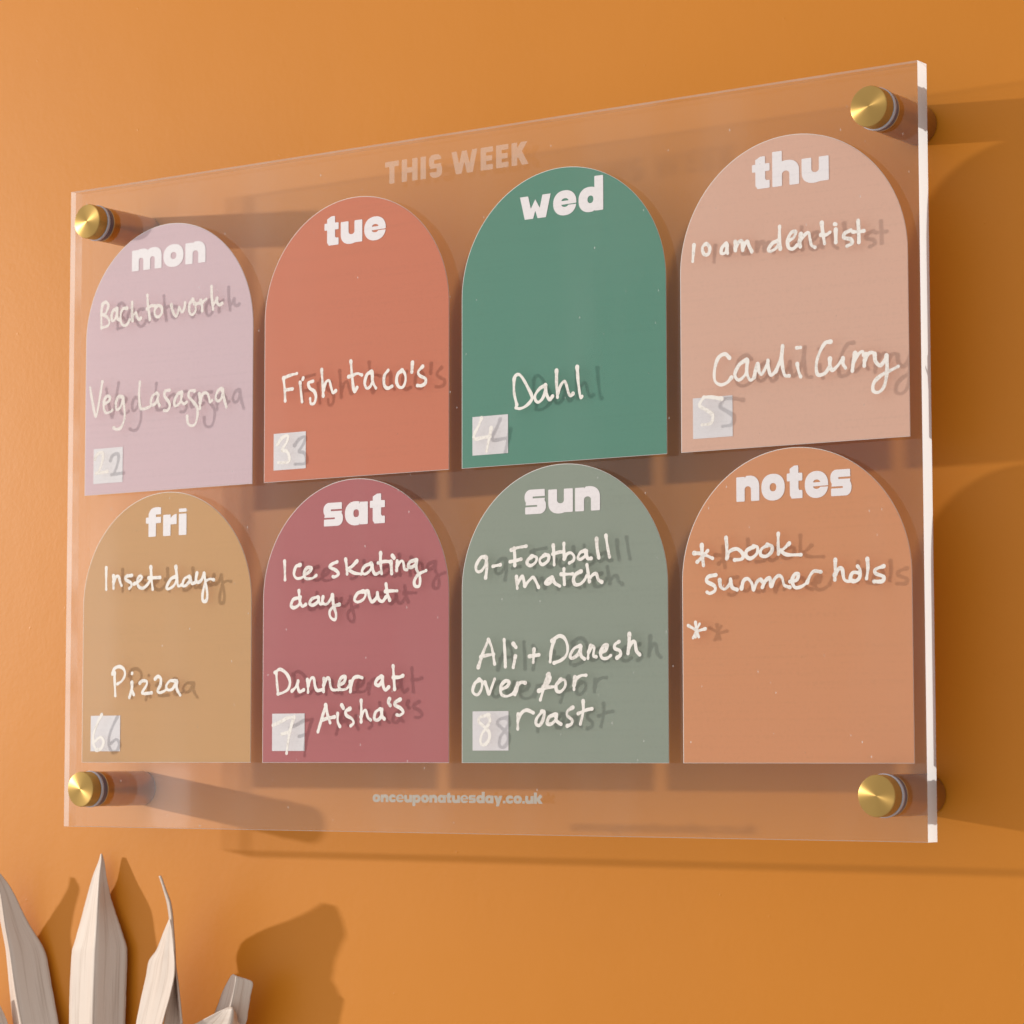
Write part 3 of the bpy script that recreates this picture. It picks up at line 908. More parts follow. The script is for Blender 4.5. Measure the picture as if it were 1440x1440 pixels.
    ('sat', 'handwriting', """
-85.4,-29.3 -85.2,-33.4 -85.1,-37.1
-77.0,-31.2 -79.3,-31.9 -80.3,-34.9 -78.9,-36.7 -76.3,-36.6 -74.6,-35.6
-74.6,-35.4 -72.0,-34.2 -71.0,-32.7 -73.3,-32.6 -75.0,-34.8 -74.0,-36.9 -70.7,-37.0 -68.4,-35.9
-57.4,-30.7 -60.3,-31.6 -61.2,-32.8 -58.0,-34.2 -56.7,-35.8 -58.6,-36.9 -59.6,-36.7
-53.0,-29.8 -52.5,-32.6 -52.2,-35.9
-47.1,-30.8 -49.9,-33.0 -52.2,-33.9
-51.9,-33.9 -48.6,-35.6 -44.8,-36.2
-39.7,-32.1 -42.9,-33.0 -44.5,-35.2 -42.9,-36.3 -40.3,-34.9 -39.2,-32.6
-39.4,-32.6 -38.7,-35.2 -37.5,-36.5 -35.2,-35.8
-34.9,-28.0 -34.9,-31.8 -34.3,-36.4
-36.2,-32.0 -32.7,-31.5 -29.9,-31.8
-29.6,-31.8 -29.2,-36.5
-28.9,-29.3 -28.0,-30.3
-26.4,-31.6 -26.7,-35.4
-26.5,-33.6 -24.5,-31.7 -23.3,-32.3 -22.7,-35.0 -21.4,-35.3
-16.7,-31.5 -19.8,-32.2 -20.8,-33.9 -18.9,-34.4 -16.7,-32.8 -16.4,-31.5
-16.7,-32.3 -16.7,-35.0 -14.9,-38.6 -15.2,-42.0 -17.3,-42.0 -17.7,-40.0 -15.8,-37.5 -11.8,-36.0
-77.2,-44.8 -80.5,-45.4 -81.8,-47.9 -80.2,-48.9 -77.5,-47.6 -76.7,-44.5
-77.6,-41.9 -77.2,-46.0 -75.8,-48.4 -73.9,-47.7
-67.4,-44.8 -70.6,-45.5 -71.9,-47.5 -70.0,-48.1 -67.7,-46.9 -67.0,-45.1
-67.2,-45.3 -66.4,-47.7 -64.8,-47.5
-64.8,-44.9 -65.1,-47.2 -63.1,-48.0 -61.2,-46.5 -59.9,-44.3
-59.9,-44.3 -59.2,-48.6 -57.9,-52.2 -58.5,-54.5 -60.8,-53.4 -61.2,-50.9 -58.9,-48.9 -56.2,-48.3
-43.8,-43.3 -46.7,-44.0 -48.3,-46.5 -46.7,-47.6 -43.8,-46.6 -42.5,-44.4 -44.1,-43.2
-42.8,-43.4 -41.3,-43.2 -40.6,-45.7 -39.3,-47.7 -37.1,-46.3 -36.5,-44.1
-36.5,-44.1 -35.8,-46.8 -33.9,-47.7 -32.1,-46.0
-32.1,-40.7 -31.4,-44.5 -30.2,-47.3
-32.4,-43.7 -29.5,-43.6 -26.4,-43.7"""),
    ('sat', 'handwriting', """
-89.6,-75.6 -89.1,-80.3 -88.5,-84.5
-90.4,-75.6 -87.5,-74.3 -84.0,-76.2 -82.2,-79.4 -83.0,-82.4 -85.9,-84.0 -88.7,-84.5
-81.1,-83.4 -79.2,-81.9 -77.8,-79.3
-77.8,-79.3 -78.0,-81.7 -77.0,-83.7 -74.8,-83.0
-72.9,-78.8 -72.6,-81.5 -72.5,-84.0
-72.5,-81.5 -71.0,-78.4 -69.5,-78.4 -68.8,-81.6 -67.6,-83.3 -65.1,-83.1
-64.2,-78.5 -64.3,-81.7 -64.3,-83.8
-64.3,-81.2 -62.6,-78.5 -61.3,-78.8 -60.7,-81.7 -59.5,-83.2 -56.4,-83.2
-56.4,-81.5 -53.6,-80.1 -53.0,-77.9 -55.1,-78.4 -56.4,-80.8 -55.7,-83.0 -52.7,-83.0 -50.8,-81.6
-50.5,-79.9 -50.2,-82.3 -50.3,-84.0
-50.3,-81.9 -48.7,-78.7 -46.5,-78.0 -44.2,-78.5
-34.3,-78.0 -36.5,-79.2 -37.4,-81.1 -35.5,-81.7 -34.0,-79.7 -33.6,-78.3
-33.9,-78.7 -33.4,-82.1 -32.2,-83.6 -30.6,-82.5
-28.4,-74.0 -28.0,-78.8 -27.6,-83.4
-28.3,-78.6 -25.3,-78.6 -23.4,-78.0
-67.2,-100.3 -65.3,-95.2 -63.2,-89.4
-63.2,-89.4 -62.2,-93.3 -60.8,-96.7
-65.0,-95.5 -62.2,-94.8 -58.5,-94.3
-56.9,-92.9 -56.8,-96.3 -55.7,-98.2
-54.8,-89.5 -53.9,-90.7
-50.5,-91.0 -52.6,-92.0 -52.3,-93.7 -49.5,-95.1 -48.6,-96.8 -50.1,-98.0
-44.7,-87.7 -44.6,-92.0 -44.7,-96.4
-44.8,-94.4 -43.4,-92.1 -42.2,-91.8 -41.3,-94.5 -39.8,-95.7
-34.9,-91.2 -37.3,-92.6 -37.9,-95.2 -36.1,-95.7 -34.3,-94.1 -34.0,-91.4
-34.3,-92.1 -34.0,-94.1 -32.8,-95.3
-30.2,-87.3 -30.8,-88.6 -29.8,-89.9
-24.7,-87.5 -27.1,-88.6 -27.4,-89.8 -24.7,-91.0 -23.2,-92.7 -25.0,-93.9 -26.5,-93.7"""),
    ('sat', 'handwritten_digit', """
-91.2,-97.5 -87.1,-96.1 -83.6,-94.6 -79.8,-94.2
-79.8,-94.2 -81.3,-97.6 -82.9,-103.4 -83.8,-109.1
-86.4,-101.2 -82.3,-100.3"""),
    ('sun', 'handwriting', """
17.6,-31.8 15.3,-31.9 13.0,-34.9 13.3,-37.2 15.3,-37.3 17.4,-35.0 18.1,-32.0
18.1,-32.0 18.2,-36.0 17.6,-40.0
21.1,-35.6 24.8,-35.1
31.4,-28.8 31.7,-32.3 31.7,-35.6
30.0,-29.5 33.1,-28.7 37.2,-28.3
29.4,-34.1 32.0,-33.8 34.7,-33.3
39.9,-32.4 37.9,-33.8 37.6,-35.1 39.3,-36.0 41.6,-34.8 42.1,-33.0 40.2,-32.2
45.8,-32.2 43.8,-33.5 43.8,-35.1 45.2,-35.8 47.5,-34.4 47.8,-32.5 46.0,-32.0
50.0,-28.5 50.3,-32.2 50.4,-36.1
49.7,-31.9 52.8,-31.3 55.0,-31.2
55.0,-28.0 55.0,-31.0 55.1,-34.0
55.1,-34.0 56.4,-32.2 58.3,-31.8 59.7,-33.2 59.4,-34.8 57.5,-35.7
64.9,-31.2 62.7,-31.8 61.5,-33.8 62.7,-34.5 64.9,-33.2 65.5,-31.4
65.2,-31.9 66.0,-34.2 67.7,-34.3
70.2,-26.8 70.4,-30.2 71.2,-34.2
74.5,-25.8 75.2,-30.0 76.1,-34.1
32.5,-40.1 32.6,-42.6 32.9,-44.7
32.8,-43.1 34.8,-40.4 35.6,-40.4 36.5,-43.9
36.5,-43.7 38.7,-41.7 40.4,-40.6 41.6,-42.0 43.0,-44.6
49.4,-41.1 47.4,-41.8 46.3,-43.1 47.7,-43.4 49.7,-42.3
49.7,-41.4 50.8,-43.3 53.0,-44.5
55.0,-37.9 55.0,-40.7 55.2,-43.9
53.6,-39.9 56.1,-40.0 59.1,-40.0
63.0,-39.1 60.5,-40.2 59.4,-42.2 60.2,-44.1 62.4,-44.1 64.3,-42.8 65.5,-41.0
65.7,-36.7 66.3,-40.2 66.8,-43.2
66.8,-42.0 68.7,-40.5 70.1,-40.5 70.9,-42.6 72.5,-43.6"""),
    ('sun', 'handwriting', """
14.0,-75.3 16.2,-69.9 18.9,-64.5
18.9,-64.5 20.6,-67.8 21.9,-74.1
15.2,-71.2 18.6,-70.6 21.6,-70.3
26.5,-64.7 26.9,-70.1 27.1,-75.3
31.9,-71.3 30.9,-75.6
30.9,-66.4 32.2,-67.8
40.8,-68.8 40.4,-73.9
38.5,-71.5 43.1,-71.0
50.2,-65.5 48.9,-69.5 48.4,-73.8
49.3,-65.7 52.5,-63.9 55.1,-64.8 56.6,-68.1 56.0,-71.3 53.5,-73.3 50.2,-74.3
62.5,-67.9 59.6,-68.9 57.7,-71.8 58.9,-72.6 61.5,-71.1 62.8,-68.2
62.6,-68.7 62.8,-71.7 64.4,-73.0
67.3,-68.0 66.3,-70.4 66.0,-72.8
66.3,-70.4 67.9,-68.3 68.9,-68.9 68.5,-71.8 69.8,-72.3
71.7,-70.8 74.0,-70.0 74.9,-67.9 73.3,-68.2 71.9,-70.5 72.4,-72.7 74.6,-73.0 76.5,-71.9
80.3,-66.7 78.4,-67.8 78.4,-69.3 80.6,-70.2 80.9,-71.8 79.3,-72.9
85.0,-63.9 84.8,-67.6 84.3,-71.3
84.5,-69.7 86.2,-67.1 87.5,-67.2 88.1,-70.3 89.6,-71.9
14.5,-80.2 12.2,-81.8 11.3,-84.8 13.2,-86.2 15.2,-84.6 15.9,-81.3 14.2,-80.1
17.2,-81.3 18.2,-83.5 19.2,-86.0 20.6,-83.0 21.9,-80.1
24.9,-84.2 27.9,-83.1 28.9,-81.3 26.9,-81.0 24.9,-83.1 25.2,-86.1 27.9,-86.9 30.9,-85.9
33.0,-82.0 32.5,-84.8 31.7,-86.4
30.9,-85.9 32.5,-83.2 34.5,-81.6 36.6,-81.8
47.7,-78.6 46.3,-81.3 45.0,-85.0 43.7,-88.5
47.0,-78.9 48.4,-79.8 47.3,-82.1 45.1,-83.4
43.0,-85.0 46.3,-83.8 50.2,-83.5 51.2,-82.9
53.4,-80.8 51.2,-82.9 51.5,-85.1 53.4,-85.4 55.4,-83.3 55.2,-81.1 53.4,-80.7
59.9,-79.9 59.5,-82.5 59.5,-84.7
59.5,-83.1 60.5,-80.7 62.8,-79.4 65.1,-79.3
33.2,-94.0 33.0,-96.7 33.0,-99.7
33.0,-96.7 34.5,-93.8 37.1,-92.4 40.4,-93.5
44.6,-93.0 42.0,-95.7 41.7,-97.8 43.3,-98.4 44.9,-96.3 45.6,-93.2 44.3,-92.9
50.8,-94.2 47.9,-95.2 46.9,-97.6 48.8,-97.9 50.8,-96.3 51.4,-94.2
51.1,-94.7 51.4,-96.8 53.4,-98.0
58.9,-91.6 56.6,-92.9 56.3,-94.7 58.5,-96.4 58.2,-98.0 56.3,-98.7
63.7,-89.2 63.7,-93.2 62.4,-98.0
61.4,-94.0 64.9,-92.7 67.8,-92.2"""),
    ('sun', 'handwritten_digit', """
19.2,-94.2 15.2,-94.9 14.2,-96.6 16.5,-98.5 19.2,-100.9 19.2,-103.7 17.2,-105.8 15.2,-105.3 15.5,-102.0 18.5,-98.5 19.7,-96.1 18.5,-94.2"""),
    ('notes', 'handwriting', """
117.5,-31.3 117.7,-35.3 118.2,-39.0
114.1,-34.2 117.6,-34.6 122.2,-36.5
120.1,-33.5 117.9,-35.6 115.4,-37.6
128.1,-29.0 128.4,-32.6 128.3,-36.9
128.6,-36.6 129.6,-34.2 132.8,-33.4 135.3,-35.4 134.9,-37.2 131.7,-37.5
140.2,-32.8 137.0,-34.2 136.8,-36.3 138.7,-37.2 141.2,-35.6 141.6,-33.2 139.8,-32.5
146.1,-32.5 143.3,-33.9 142.9,-36.0 145.0,-36.7 147.4,-35.3 147.8,-33.2 145.7,-32.3
150.5,-28.5 150.4,-32.4 150.5,-36.0
155.1,-32.3 152.6,-34.3 150.9,-34.8
151.3,-34.8 154.0,-36.4 160.0,-36.7
123.6,-42.8 120.3,-43.3 119.6,-45.1 122.8,-46.8 123.1,-48.6 121.0,-49.6 119.6,-49.1
125.2,-44.7 125.6,-47.2 127.4,-48.2 129.5,-46.4 129.9,-44.6
129.9,-44.9 130.6,-47.7 132.7,-48.6
134.6,-48.2 135.5,-45.4 137.3,-44.7 139.0,-46.4 139.8,-49.0 141.1,-46.2 142.8,-45.1 143.5,-46.0
143.5,-48.1 144.9,-45.7 146.7,-44.8 147.3,-47.8 148.7,-45.3 150.5,-44.0 152.0,-45.0 152.8,-47.6 155.2,-48.5
155.2,-46.4 158.0,-45.9 158.8,-43.8 157.3,-43.8 156.1,-46.1 157.3,-48.6 160.0,-48.4 162.4,-47.0
162.4,-47.0 163.8,-44.3 165.5,-42.9 168.2,-43.3
174.2,-39.1 174.1,-42.9 173.9,-46.4
173.9,-44.7 175.6,-42.4 177.0,-42.7 177.6,-46.0 178.9,-47.1 181.6,-47.0
183.3,-41.8 184.3,-43.3 183.9,-46.2 181.6,-47.3 180.3,-46.1 181.3,-44.1 183.9,-44.2
187.3,-39.3 187.5,-42.8 186.9,-46.4
193.9,-42.2 190.6,-43.2 190.6,-44.7 193.8,-46.0 193.2,-47.6 189.9,-47.6"""),
    ('notes', 'handwriting', """
114.5,-60.3 114.8,-63.4 113.4,-66.1
111.3,-61.4 114.8,-63.4 115.9,-65.8
118.8,-62.8 114.8,-63.7
116.3,-60.9 114.8,-63.4
114.8,-63.7 114.5,-65.8"""),
]
# dried palm leaf: left margin, fold, right margin (mm: x,y,z) per row
LEAVES = {
    'a': """
-273.2,18.0,-158.9 -272.2,17.5,-158.8 -272.2,18.0,-159.0
-272.6,19.0,-164.1 -269.1,17.5,-163.8 -267.6,19.5,-163.8
-272.3,21.0,-171.3 -267.5,19.5,-173.8 -263.5,22.5,-170.7
-273.5,25.0,-185.8 -266.3,21.0,-186.3 -258.4,27.5,-185.5
-273.6,28.5,-198.6 -263.0,21.0,-198.6 -250.6,30.5,-198.2
-271.8,29.5,-214.6 -259.6,21.0,-214.4 -245.8,30.5,-213.5
-268.3,29.5,-232.3 -255.2,21.0,-231.0 -240.1,30.0,-230.5
-259.3,28.5,-263.6 -245.6,21.5,-262.0 -229.3,28.5,-261.6
-233.7,24.5,-313.6 -226.0,21.5,-312.5 -216.9,24.5,-312.0
-216.7,22.5,-363.0 -213.3,21.5,-362.4 -210.7,22.5,-362.3""",
    'b': """
-215.5,29.5,-153.8 -214.7,29.0,-153.8 -214.8,29.5,-153.8
-216.8,29.5,-157.4 -214.1,28.3,-156.9 -213.2,29.5,-157.4
-219.8,29.0,-164.1 -213.4,26.5,-163.8 -211.3,29.0,-163.9
-224.5,29.5,-174.8 -211.5,23.8,-174.2 -209.1,30.0,-174.4
-228.4,29.5,-185.5 -211.2,22.8,-184.6 -204.4,30.0,-184.7
-231.7,29.5,-194.4 -211.1,22.0,-193.2 -200.5,30.0,-193.2
-233.1,29.5,-198.8 -211.2,21.8,-197.5 -199.6,30.0,-197.6
-233.6,29.5,-213.8 -211.3,21.3,-212.2 -199.7,30.0,-212.3
-233.3,29.5,-230.1 -211.2,20.8,-228.3 -199.8,30.0,-228.4
-229.6,27.5,-261.5 -211.8,21.5,-259.7 -200.4,27.5,-259.6
-221.5,25.5,-312.6 -210.8,21.5,-311.1 -206.0,25.5,-311.2
-214.1,23.5,-362.9 -209.3,21.5,-362.0 -208.2,23.5,-362.2""",
    'c': """
-159.3,12.5,-180.2 -157.2,10.5,-180.0 -156.1,9.5,-180.0
-164.5,14.5,-186.0 -157.0,9.5,-183.8 -154.2,8.5,-184.1
-170.2,16.5,-193.9 -159.3,9.5,-193.1 -151.2,6.5,-192.2
-176.3,18.5,-199.0 -161.3,10.5,-198.3 -149.6,5.5,-197.1
-178.8,19.5,-206.4 -163.3,11.5,-205.2 -149.5,5.5,-203.3
-181.9,20.5,-215.1 -167.3,13.5,-213.9 -152.4,6.5,-211.9
-185.6,21.5,-227.0 -172.4,15.5,-225.8 -158.5,8.5,-224.5
-191.2,22.5,-249.9 -181.7,18.5,-248.9 -170.3,13.5,-247.8
-197.3,23.5,-301.6 -191.9,21.5,-300.9 -185.4,19.5,-300.1
-209.3,23.5,-362.3 -205.1,21.5,-361.5 -203.7,22.5,-361.5""",
    'd': """
-150.9,6.5,-199.3 -152.3,8.5,-199.5 -153.7,10.5,-199.8
-152.6,7.5,-207.8 -154.9,11.5,-207.7 -158.3,16.5,-209.1
-156.8,9.5,-215.6 -157.7,14.5,-216.0 -158.5,18.5,-216.4
-160.8,11.5,-224.9 -159.6,16.5,-225.2 -157.7,19.5,-225.3
-170.9,15.5,-248.0 -165.7,18.5,-247.9 -161.8,20.5,-247.9
-189.8,20.5,-300.6 -182.9,20.5,-300.0 -179.2,21.5,-299.8
-208.2,23.5,-362.2 -203.4,21.5,-361.3 -202.0,22.5,-361.3""",
    'e': """
-158.6,5.5,-161.4 -157.4,4.5,-161.4 -156.2,3.5,-161.5
-158.7,6.5,-163.1 -157.0,5.0,-163.0 -155.4,3.5,-162.9
-159.2,9.0,-167.0 -156.5,6.5,-166.8 -153.5,3.5,-166.8
-160.9,13.5,-173.1 -156.0,9.0,-172.8 -150.9,4.0,-172.4
-163.3,17.5,-178.5 -157.1,11.5,-178.0 -150.7,5.0,-177.6
-165.7,21.0,-185.5 -158.3,13.5,-184.9 -151.0,6.0,-184.2
-165.9,22.0,-193.2 -158.5,14.5,-192.5 -150.8,6.5,-191.8
-164.8,21.5,-200.8 -158.0,14.5,-200.1 -151.3,7.5,-199.4
-163.1,21.5,-209.2 -156.5,14.5,-208.4 -150.7,8.5,-207.8
-160.4,21.5,-225.6 -154.7,15.5,-224.9 -149.9,10.5,-224.2""",
    'f': """
-129.8,19.5,-203.4 -126.3,16.5,-202.5 -126.5,17.5,-203.5
-135.2,20.5,-210.4 -123.7,15.5,-204.2 -117.0,18.5,-205.4
-137.4,20.5,-215.5 -125.4,15.5,-212.1 -118.7,19.5,-212.0
-140.7,21.5,-220.3 -127.5,15.5,-219.6 -121.0,20.5,-219.7
-142.6,21.5,-225.0 -130.5,16.5,-224.0 -122.4,20.5,-223.9
-153.4,22.5,-247.5 -142.0,18.5,-246.4 -134.7,21.5,-246.3
-178.7,23.5,-300.0 -171.4,20.5,-299.0 -167.5,22.5,-298.9
-204.6,23.5,-361.8 -200.4,21.5,-361.0 -199.0,22.5,-361.0""",
    'g': """
-126.0,13.5,-216.1 -124.9,13.5,-215.9 -124.1,13.5,-216.2
-133.5,13.5,-219.1 -121.9,11.5,-216.6 -123.6,15.5,-218.6
-144.3,14.5,-223.7 -121.9,11.5,-219.9 -123.3,16.5,-222.0
-151.9,15.5,-227.6 -124.9,12.5,-225.0 -123.5,17.5,-225.4
-161.1,18.5,-247.6 -145.0,15.5,-246.4 -138.5,19.5,-246.3
-181.5,21.5,-300.0 -172.8,19.5,-299.0 -170.1,21.5,-299.0
-205.8,23.5,-361.9 -201.6,21.5,-361.1 -200.2,22.5,-361.1""",
    'h': """
-279.9,24.5,-220.0 -274.4,21.5,-218.7 -274.5,23.5,-219.7
-279.8,24.5,-225.4 -270.7,20.5,-223.8 -270.2,23.5,-224.8
-279.0,24.5,-232.5 -268.1,20.5,-231.6 -265.9,23.5,-231.7
-274.0,24.5,-264.2 -258.8,20.5,-262.8 -251.9,23.5,-262.6
-240.0,23.5,-314.0 -233.2,21.5,-313.1 -229.1,23.5,-313.0
-220.0,23.5,-363.5 -215.7,21.5,-362.7 -214.3,22.5,-362.7""",
}

# ---------------------------------------------------------------- the wall
v, f = box(-1700, 1500, WALL, WALL + 60, -1300, 1300)
tag(link_mesh("wall", v, f, M_WALL), kind='structure')

# ---------------------------------------------------------------- the planner board
board = thing("wall_planner", (0, 0, 0), "clear acrylic weekly planner board with eight coloured arches and white handwriting on orange wall", "wall planner")
# sheet: clear faces; the right edge is saw-cut and bright, the others are satin in front and polished behind
x, z, ym = W / 2, H / 2, 3.0
sv = [(sx * x, y, sz * z) for y in (0.0, ym, T) for sx, sz in ((-1, -1), (1, -1), (1, 1), (-1, 1))]
sf = [(0, 1, 2, 3), (11, 10, 9, 8)]
for lev in (0, 4):
    for k in range(4):
        j = (k + 1) % 4
        sf.append((lev + k, lev + 4 + k, lev + 4 + j, lev + j))
sheet = link_mesh("acrylic_sheet", sv, sf, None, board, mats=[M_FACE, M_EDGE, M_EDGE_FRONT, M_EDGE_REAR, M_EDGE_LONG])
for p in sheet.data.polygons:
    if abs(p.normal.y) > 0.9: p.material_index = 0
    elif p.normal.x > 0.9: p.material_index = 1
    elif p.normal.z < -0.9: p.material_index = 4
    else: p.material_index = 2 if p.center.y < ym * MM else 3

def arch_outline(x0, z0, w, h, grow=0.0, seg=64):
    x0 -= grow; z0 -= grow; w += 2 * grow; h += 2 * grow
    r = w / 2
    pts = [(x0, z0), (x0 + w, z0)]
    for k in range(seg + 1):
        a = math.pi * k / seg
        pts.append((x0 + r + r * math.cos(a), z0 + h - r + r * math.sin(a)))
    return pts

def plate(pts, y0, y1):
    n = len(pts)
    v = [(x, y0, z) for x, z in pts] + [(x, y1, z) for x, z in pts]
    f = [tuple(range(n)), tuple(range(2 * n - 1, n - 1, -1))]
    f += [(i, n + i, n + (i + 1) % n, (i + 1) % n) for i in range(n)]
    return v, f

HEADS = {'mon': 42.7, 'tue': 32.3, 'wed': 39.7, 'thu': 32.7, 'fri': 23.4, 'sat': 32.2, 'sun': 35.5, 'notes': 48.6}
COLOUR = {'mon': 'pale mauve', 'tue': 'coral', 'wed': 'green', 'thu': 'dusty pink beige', 'fri': 'mustard', 'sat': 'dark rose',
          'sun': 'sage grey', 'notes': 'peach orange'}
DAYS = [['mon', 'tue', 'wed', 'thu'], ['fri', 'sat', 'sun', 'notes']]
arches = {}
for r, row in enumerate(DAYS):
    for c, day in enumerate(row):
        x0 = AX0 + c * PITCHX
        z0 = ROWZ[r]
        v, f = plate(arch_outline(x0, z0, AW, AH), PRINT, PRINT + 0.12)
        a = link_mesh("day_arch", v, f, print_material("arch_" + COLOUR[day].replace(' ', '_'), ARCHCOL[day], 0.93, 0.15), board)
        a['label'] = "%s arch headed %s" % (COLOUR[day], day)
        # the white ink under the colour shows as a hairline around it
        pin = arch_outline(x0, z0, AW, AH, -0.5)
        pout = arch_outline(x0 - 0.12, z0 + 0.05, AW, AH, 0.20)
        n_ = len(pin)
        rv = [(x, PRINT + 0.16, z) for x, z in pout + pin] + [(x, PRINT + 0.26, z) for x, z in pout + pin]
        rf = []
        for k in range(n_):
            q = (k + 1) % n_
            rf += [(k, q, n_ + q, n_ + k), (2 * n_ + q, 2 * n_ + k, 3 * n_ + k, 3 * n_ + q),
                   (k, 2 * n_ + k, 2 * n_ + q, q), (n_ + k, n_ + q, 3 * n_ + q, 3 * n_ + k)]
        link_mesh("white_outline", rv, rf, M_BASE, a)
        cx = x0 + AW / 2
        hw = HEADS[day] / 2
        v, f = lettering_mesh(day, cx - hw, cx + hw, z0 + 97.3, 9.4, PRINT - 0.12)
        link_mesh("heading", v, f, M_HEAD, a)
        if day != 'notes':
            v, f = plate([(x0 + 5.1, z0 + 4.7), (x0 + 22.5, z0 + 4.7), (x0 + 22.5, z0 + 20.2), (x0 + 5.1, z0 + 20.2)], PRINT - 0.12, PRINT - 0.06)
            link_mesh("date_box", v, f, M_BOX, a)
        arches[day] = a

v, f = lettering_mesh("THIS WEEK", -35.3, 36.7, 124.3, 9.3, PRINT, gap=0.15)
link_mesh("title_lettering", v, f, M_TITLE, board)
v, f = lettering_mesh("onceuponatuesday.co.uk", -41.0, 42.6, -128.8, 3.05, PRINT, gap=0.05)
link_mesh("web_address", v, f, M_URL, board)

rng = random.Random(4)
for day, kind, txt in NOTES:
    strokes = [[tuple(float(c) for c in p.split(',')) for p in ln.split()] for ln in txt.strip().split('\n')]
    tiny = len(strokes) == 5 and day == 'notes'
    v, f = handwriting_mesh(strokes, 0.50 if tiny else 0.69, rng)
    link_mesh(kind, v, f, M_INK_THIN if day == 'mon' else M_INK, arches[day])

# ---------------------------------------------------------------- brass standoffs
CAP = [(0.0, -7.0), (6.9, -7.0), (7.4, -6.8), (7.6, -6.35), (7.6, -1.95), (7.45, -1.8), (0.0, -1.8)]
def standoff(x, z, label):
    t = thing("standoff_screw", (x, WALL - 0.3, z), label, "standoff", "brass standoffs at the board corners")
    off = -(WALL - 0.3)
    def turned(name, prof, m):
        v, f = lathe([(r, y + off) for r, y in prof])
        o = link_mesh(name, v, f, m, t, smooth=True)
        o.data.set_sharp_from_angle(angle=math.radians(25))
        return o
    turned("cap", CAP, M_BRASS)
    turned("washer", [(0.0, -1.7), (7.6, -1.7), (7.95, -1.3), (7.95, -0.4), (7.7, -0.06), (0.0, -0.06)], M_WASH)
    turned("gasket", [(0.0, 0.2), (7.6, 0.2), (7.6, 2.3), (0.0, 2.3)], M_DARK)
    turned("barrel", [(0.0, 2.4), (7.3, 2.4), (7.6, 2.7), (7.6, WALL - 0.9), (7.4, WALL - 0.5), (0.0, WALL - 0.5)], M_BARREL)
    return t
def copy_tree(o, loc, label):
    r = o.copy(); COL.objects.link(r)
    r.location = loc; r['label'] = label
    for ch in list(o.children):
        c = ch.copy(); COL.objects.link(c); c.parent = r
    return r
s0 = standoff(-193.6, 124.9, "brass standoff at the upper left corner of the acrylic board, beside the mauve mon arch")
for x, z, lab in ((193.6, 124.9, "brass standoff at the upper right corner of the acrylic board, above the thu arch"),
                  (-193.8, -124.5, "brass standoff at the lower left corner of the acrylic board, under the mustard fri arch"),
                  (193.4, -124.5, "brass standoff at the lower right corner of the acrylic board, under the peach notes arch")):
    copy_tree(s0, Vector((x, WALL - 0.3, z)) * MM, lab)

# ---------------------------------------------------------------- the dried palm leaf below the board
palm = thing("dried_palm_leaf", (-212, 22, -420), "bleached dried palm leaf with pointed pale fingers standing against the wall below the board", "dried leaf")

def spline(rows, n):
    P = [np.array(r) for r in rows]
    P = [2 * P[0] - P[1]] + P + [2 * P[-1] - P[-2]]
    out = []
    for i in range(1, len(P) - 2):
        a, b, c, d = P[i - 1:i + 3]
        # monotone-ish: damp the tangents so the outline keeps its corners
        m1, m2 = (c - a) * 0.38, (d - b) * 0.38
        for k in range(n):
            t = k / n
            h00 = 2 * t ** 3 - 3 * t * t + 1; h10 = t ** 3 - 2 * t * t + t
            h01 = -2 * t ** 3 + 3 * t * t; h11 = t ** 3 - t * t
            out.append(h00 * b + h10 * m1 + h01 * c + h11 * m2)
    out.append(P[-2])
    return out

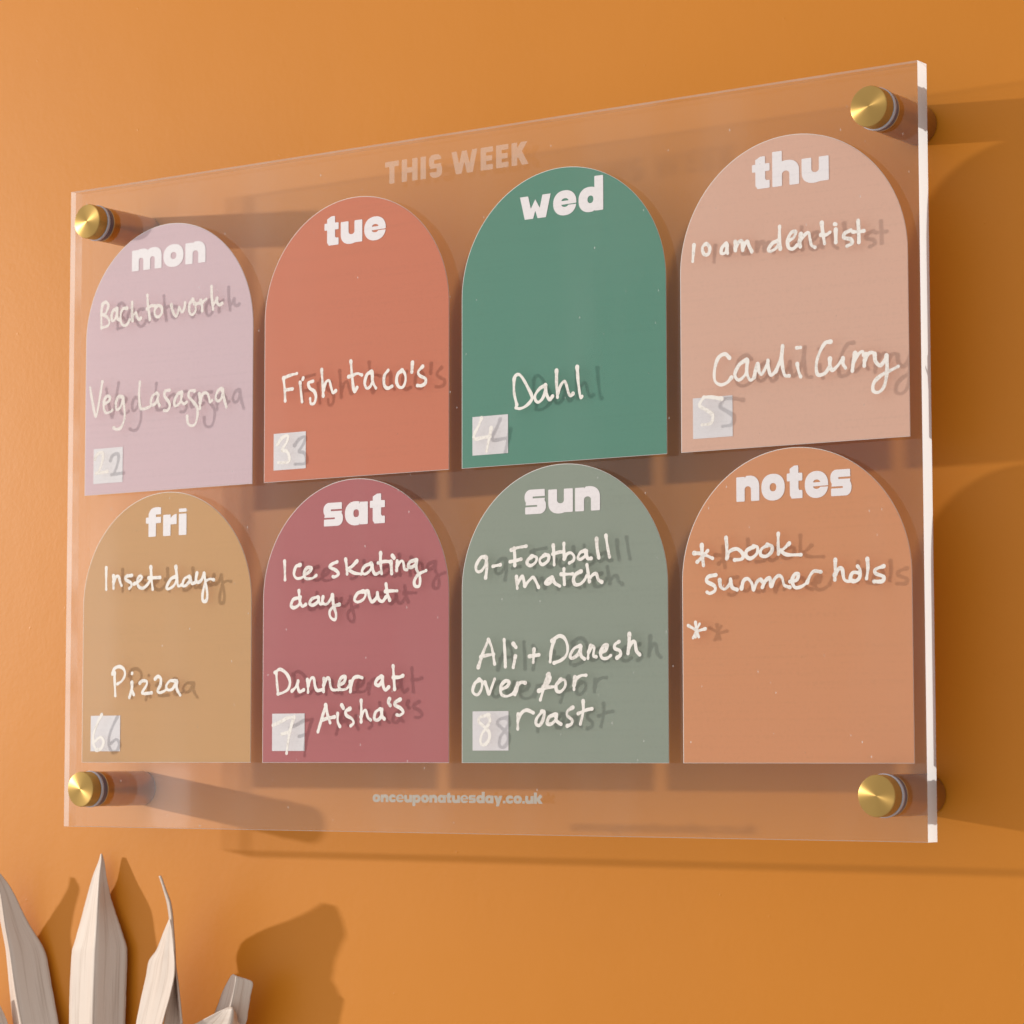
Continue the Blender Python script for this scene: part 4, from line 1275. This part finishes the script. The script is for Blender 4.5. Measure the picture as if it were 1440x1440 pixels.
def leaf_mesh(name, txt, parent, thick=0.3, per=8, seed=1):
    rows = []
    for ln in txt.strip().split('\n'):
        rows.append([[float(c) for c in p.split(',')] for p in ln.split()])
    rr = random.Random(seed)
    prof = spline(rows, 9)
    verts, faces, uvs = [], [], []
    nc = 2 * per + 1
    along = 0.0
    ph = [rr.uniform(0, 6.28) for _ in range(4)]
    for i, R in enumerate(prof):
        if i: along += float(np.linalg.norm(R[1] - prof[i - 1][1]))
        for k in range(nc):
            u = k / (nc - 1)
            a, b, w = (R[0], R[1], u * 2) if u <= 0.5 else (R[1], R[2], u * 2 - 1)
            p = a * (1 - w) + b * w
            width = float(np.linalg.norm(b - a))
            # shallow pleats and a slight sag between fold and margin
            sag = math.sin(w * math.pi) * 0.045 * width
            pl = 0.10 * math.sin(u * 34 + ph[0] + along * 0.01) * min(1, width / 6)
            m = abs(u - 0.5) * 2
            if m > 0.85 and width > 3:            # ragged margin
                p = p + (R[1] - p) / max(np.linalg.norm(R[1] - p), 1e-6) * (m - 0.85) / 0.15 * 0.16 * abs(math.sin(along * 0.9 + ph[2]) * math.sin(along * 0.37 + ph[3]))
            wob = 0.45 * math.sin(along * 0.07 + ph[1]) * (abs(u - 0.5) * 2) * min(1, width / 8)
            verts.append((p[0], p[1] + sag + pl + wob, p[2]))
            uvs.append((u, along / 100.0))
    for i in range(len(prof) - 1):
        for k in range(nc - 1):
            a = i * nc + k
            faces.append((a, a + nc, a + nc + 1, a + 1))
    o = link_mesh(name, [(x + 212, y - 22, z + 420) for x, y, z in verts], faces, M_LEAF, parent, smooth=True)
    uvl = o.data.uv_layers.new(name="leaf")
    for lp in o.data.loops:
        uvl.data[lp.index].uv = uvs[lp.vertex_index]
    md = o.modifiers.new("thickness", 'SOLIDIFY')
    md.thickness = thick * MM
    md.offset = 0.0
    return o

seg = {}
for key in 'habcf':
    seg[key] = leaf_mesh("leaf_finger", LEAVES[key], palm, seed=ord(key))
seg['c']['label'] = "narrow torn finger with a curled thread-like tip"
seg['f']['label'] = "broken finger with a blunt folded end"
leaf_mesh("torn_strip", LEAVES['d'], seg['c'], seed=11)
leaf_mesh("curled_tip", LEAVES['e'], seg['c'], thick=0.8, seed=12)
leaf_mesh("folded_flap", LEAVES['g'], seg['f'], seed=13)
# stalk that carries the fingers, below the picture
v, f = lathe([(0.0, 0.0), (5.0, 0.0), (4.2, 120.0), (6.0, 200.0), (9.0, 214.0), (0.0, 216.0)], 24)
link_mesh("stalk", [(x - 6, z * 0.6, y - 150) for x, y, z in v], f, M_LEAF, palm, smooth=True)
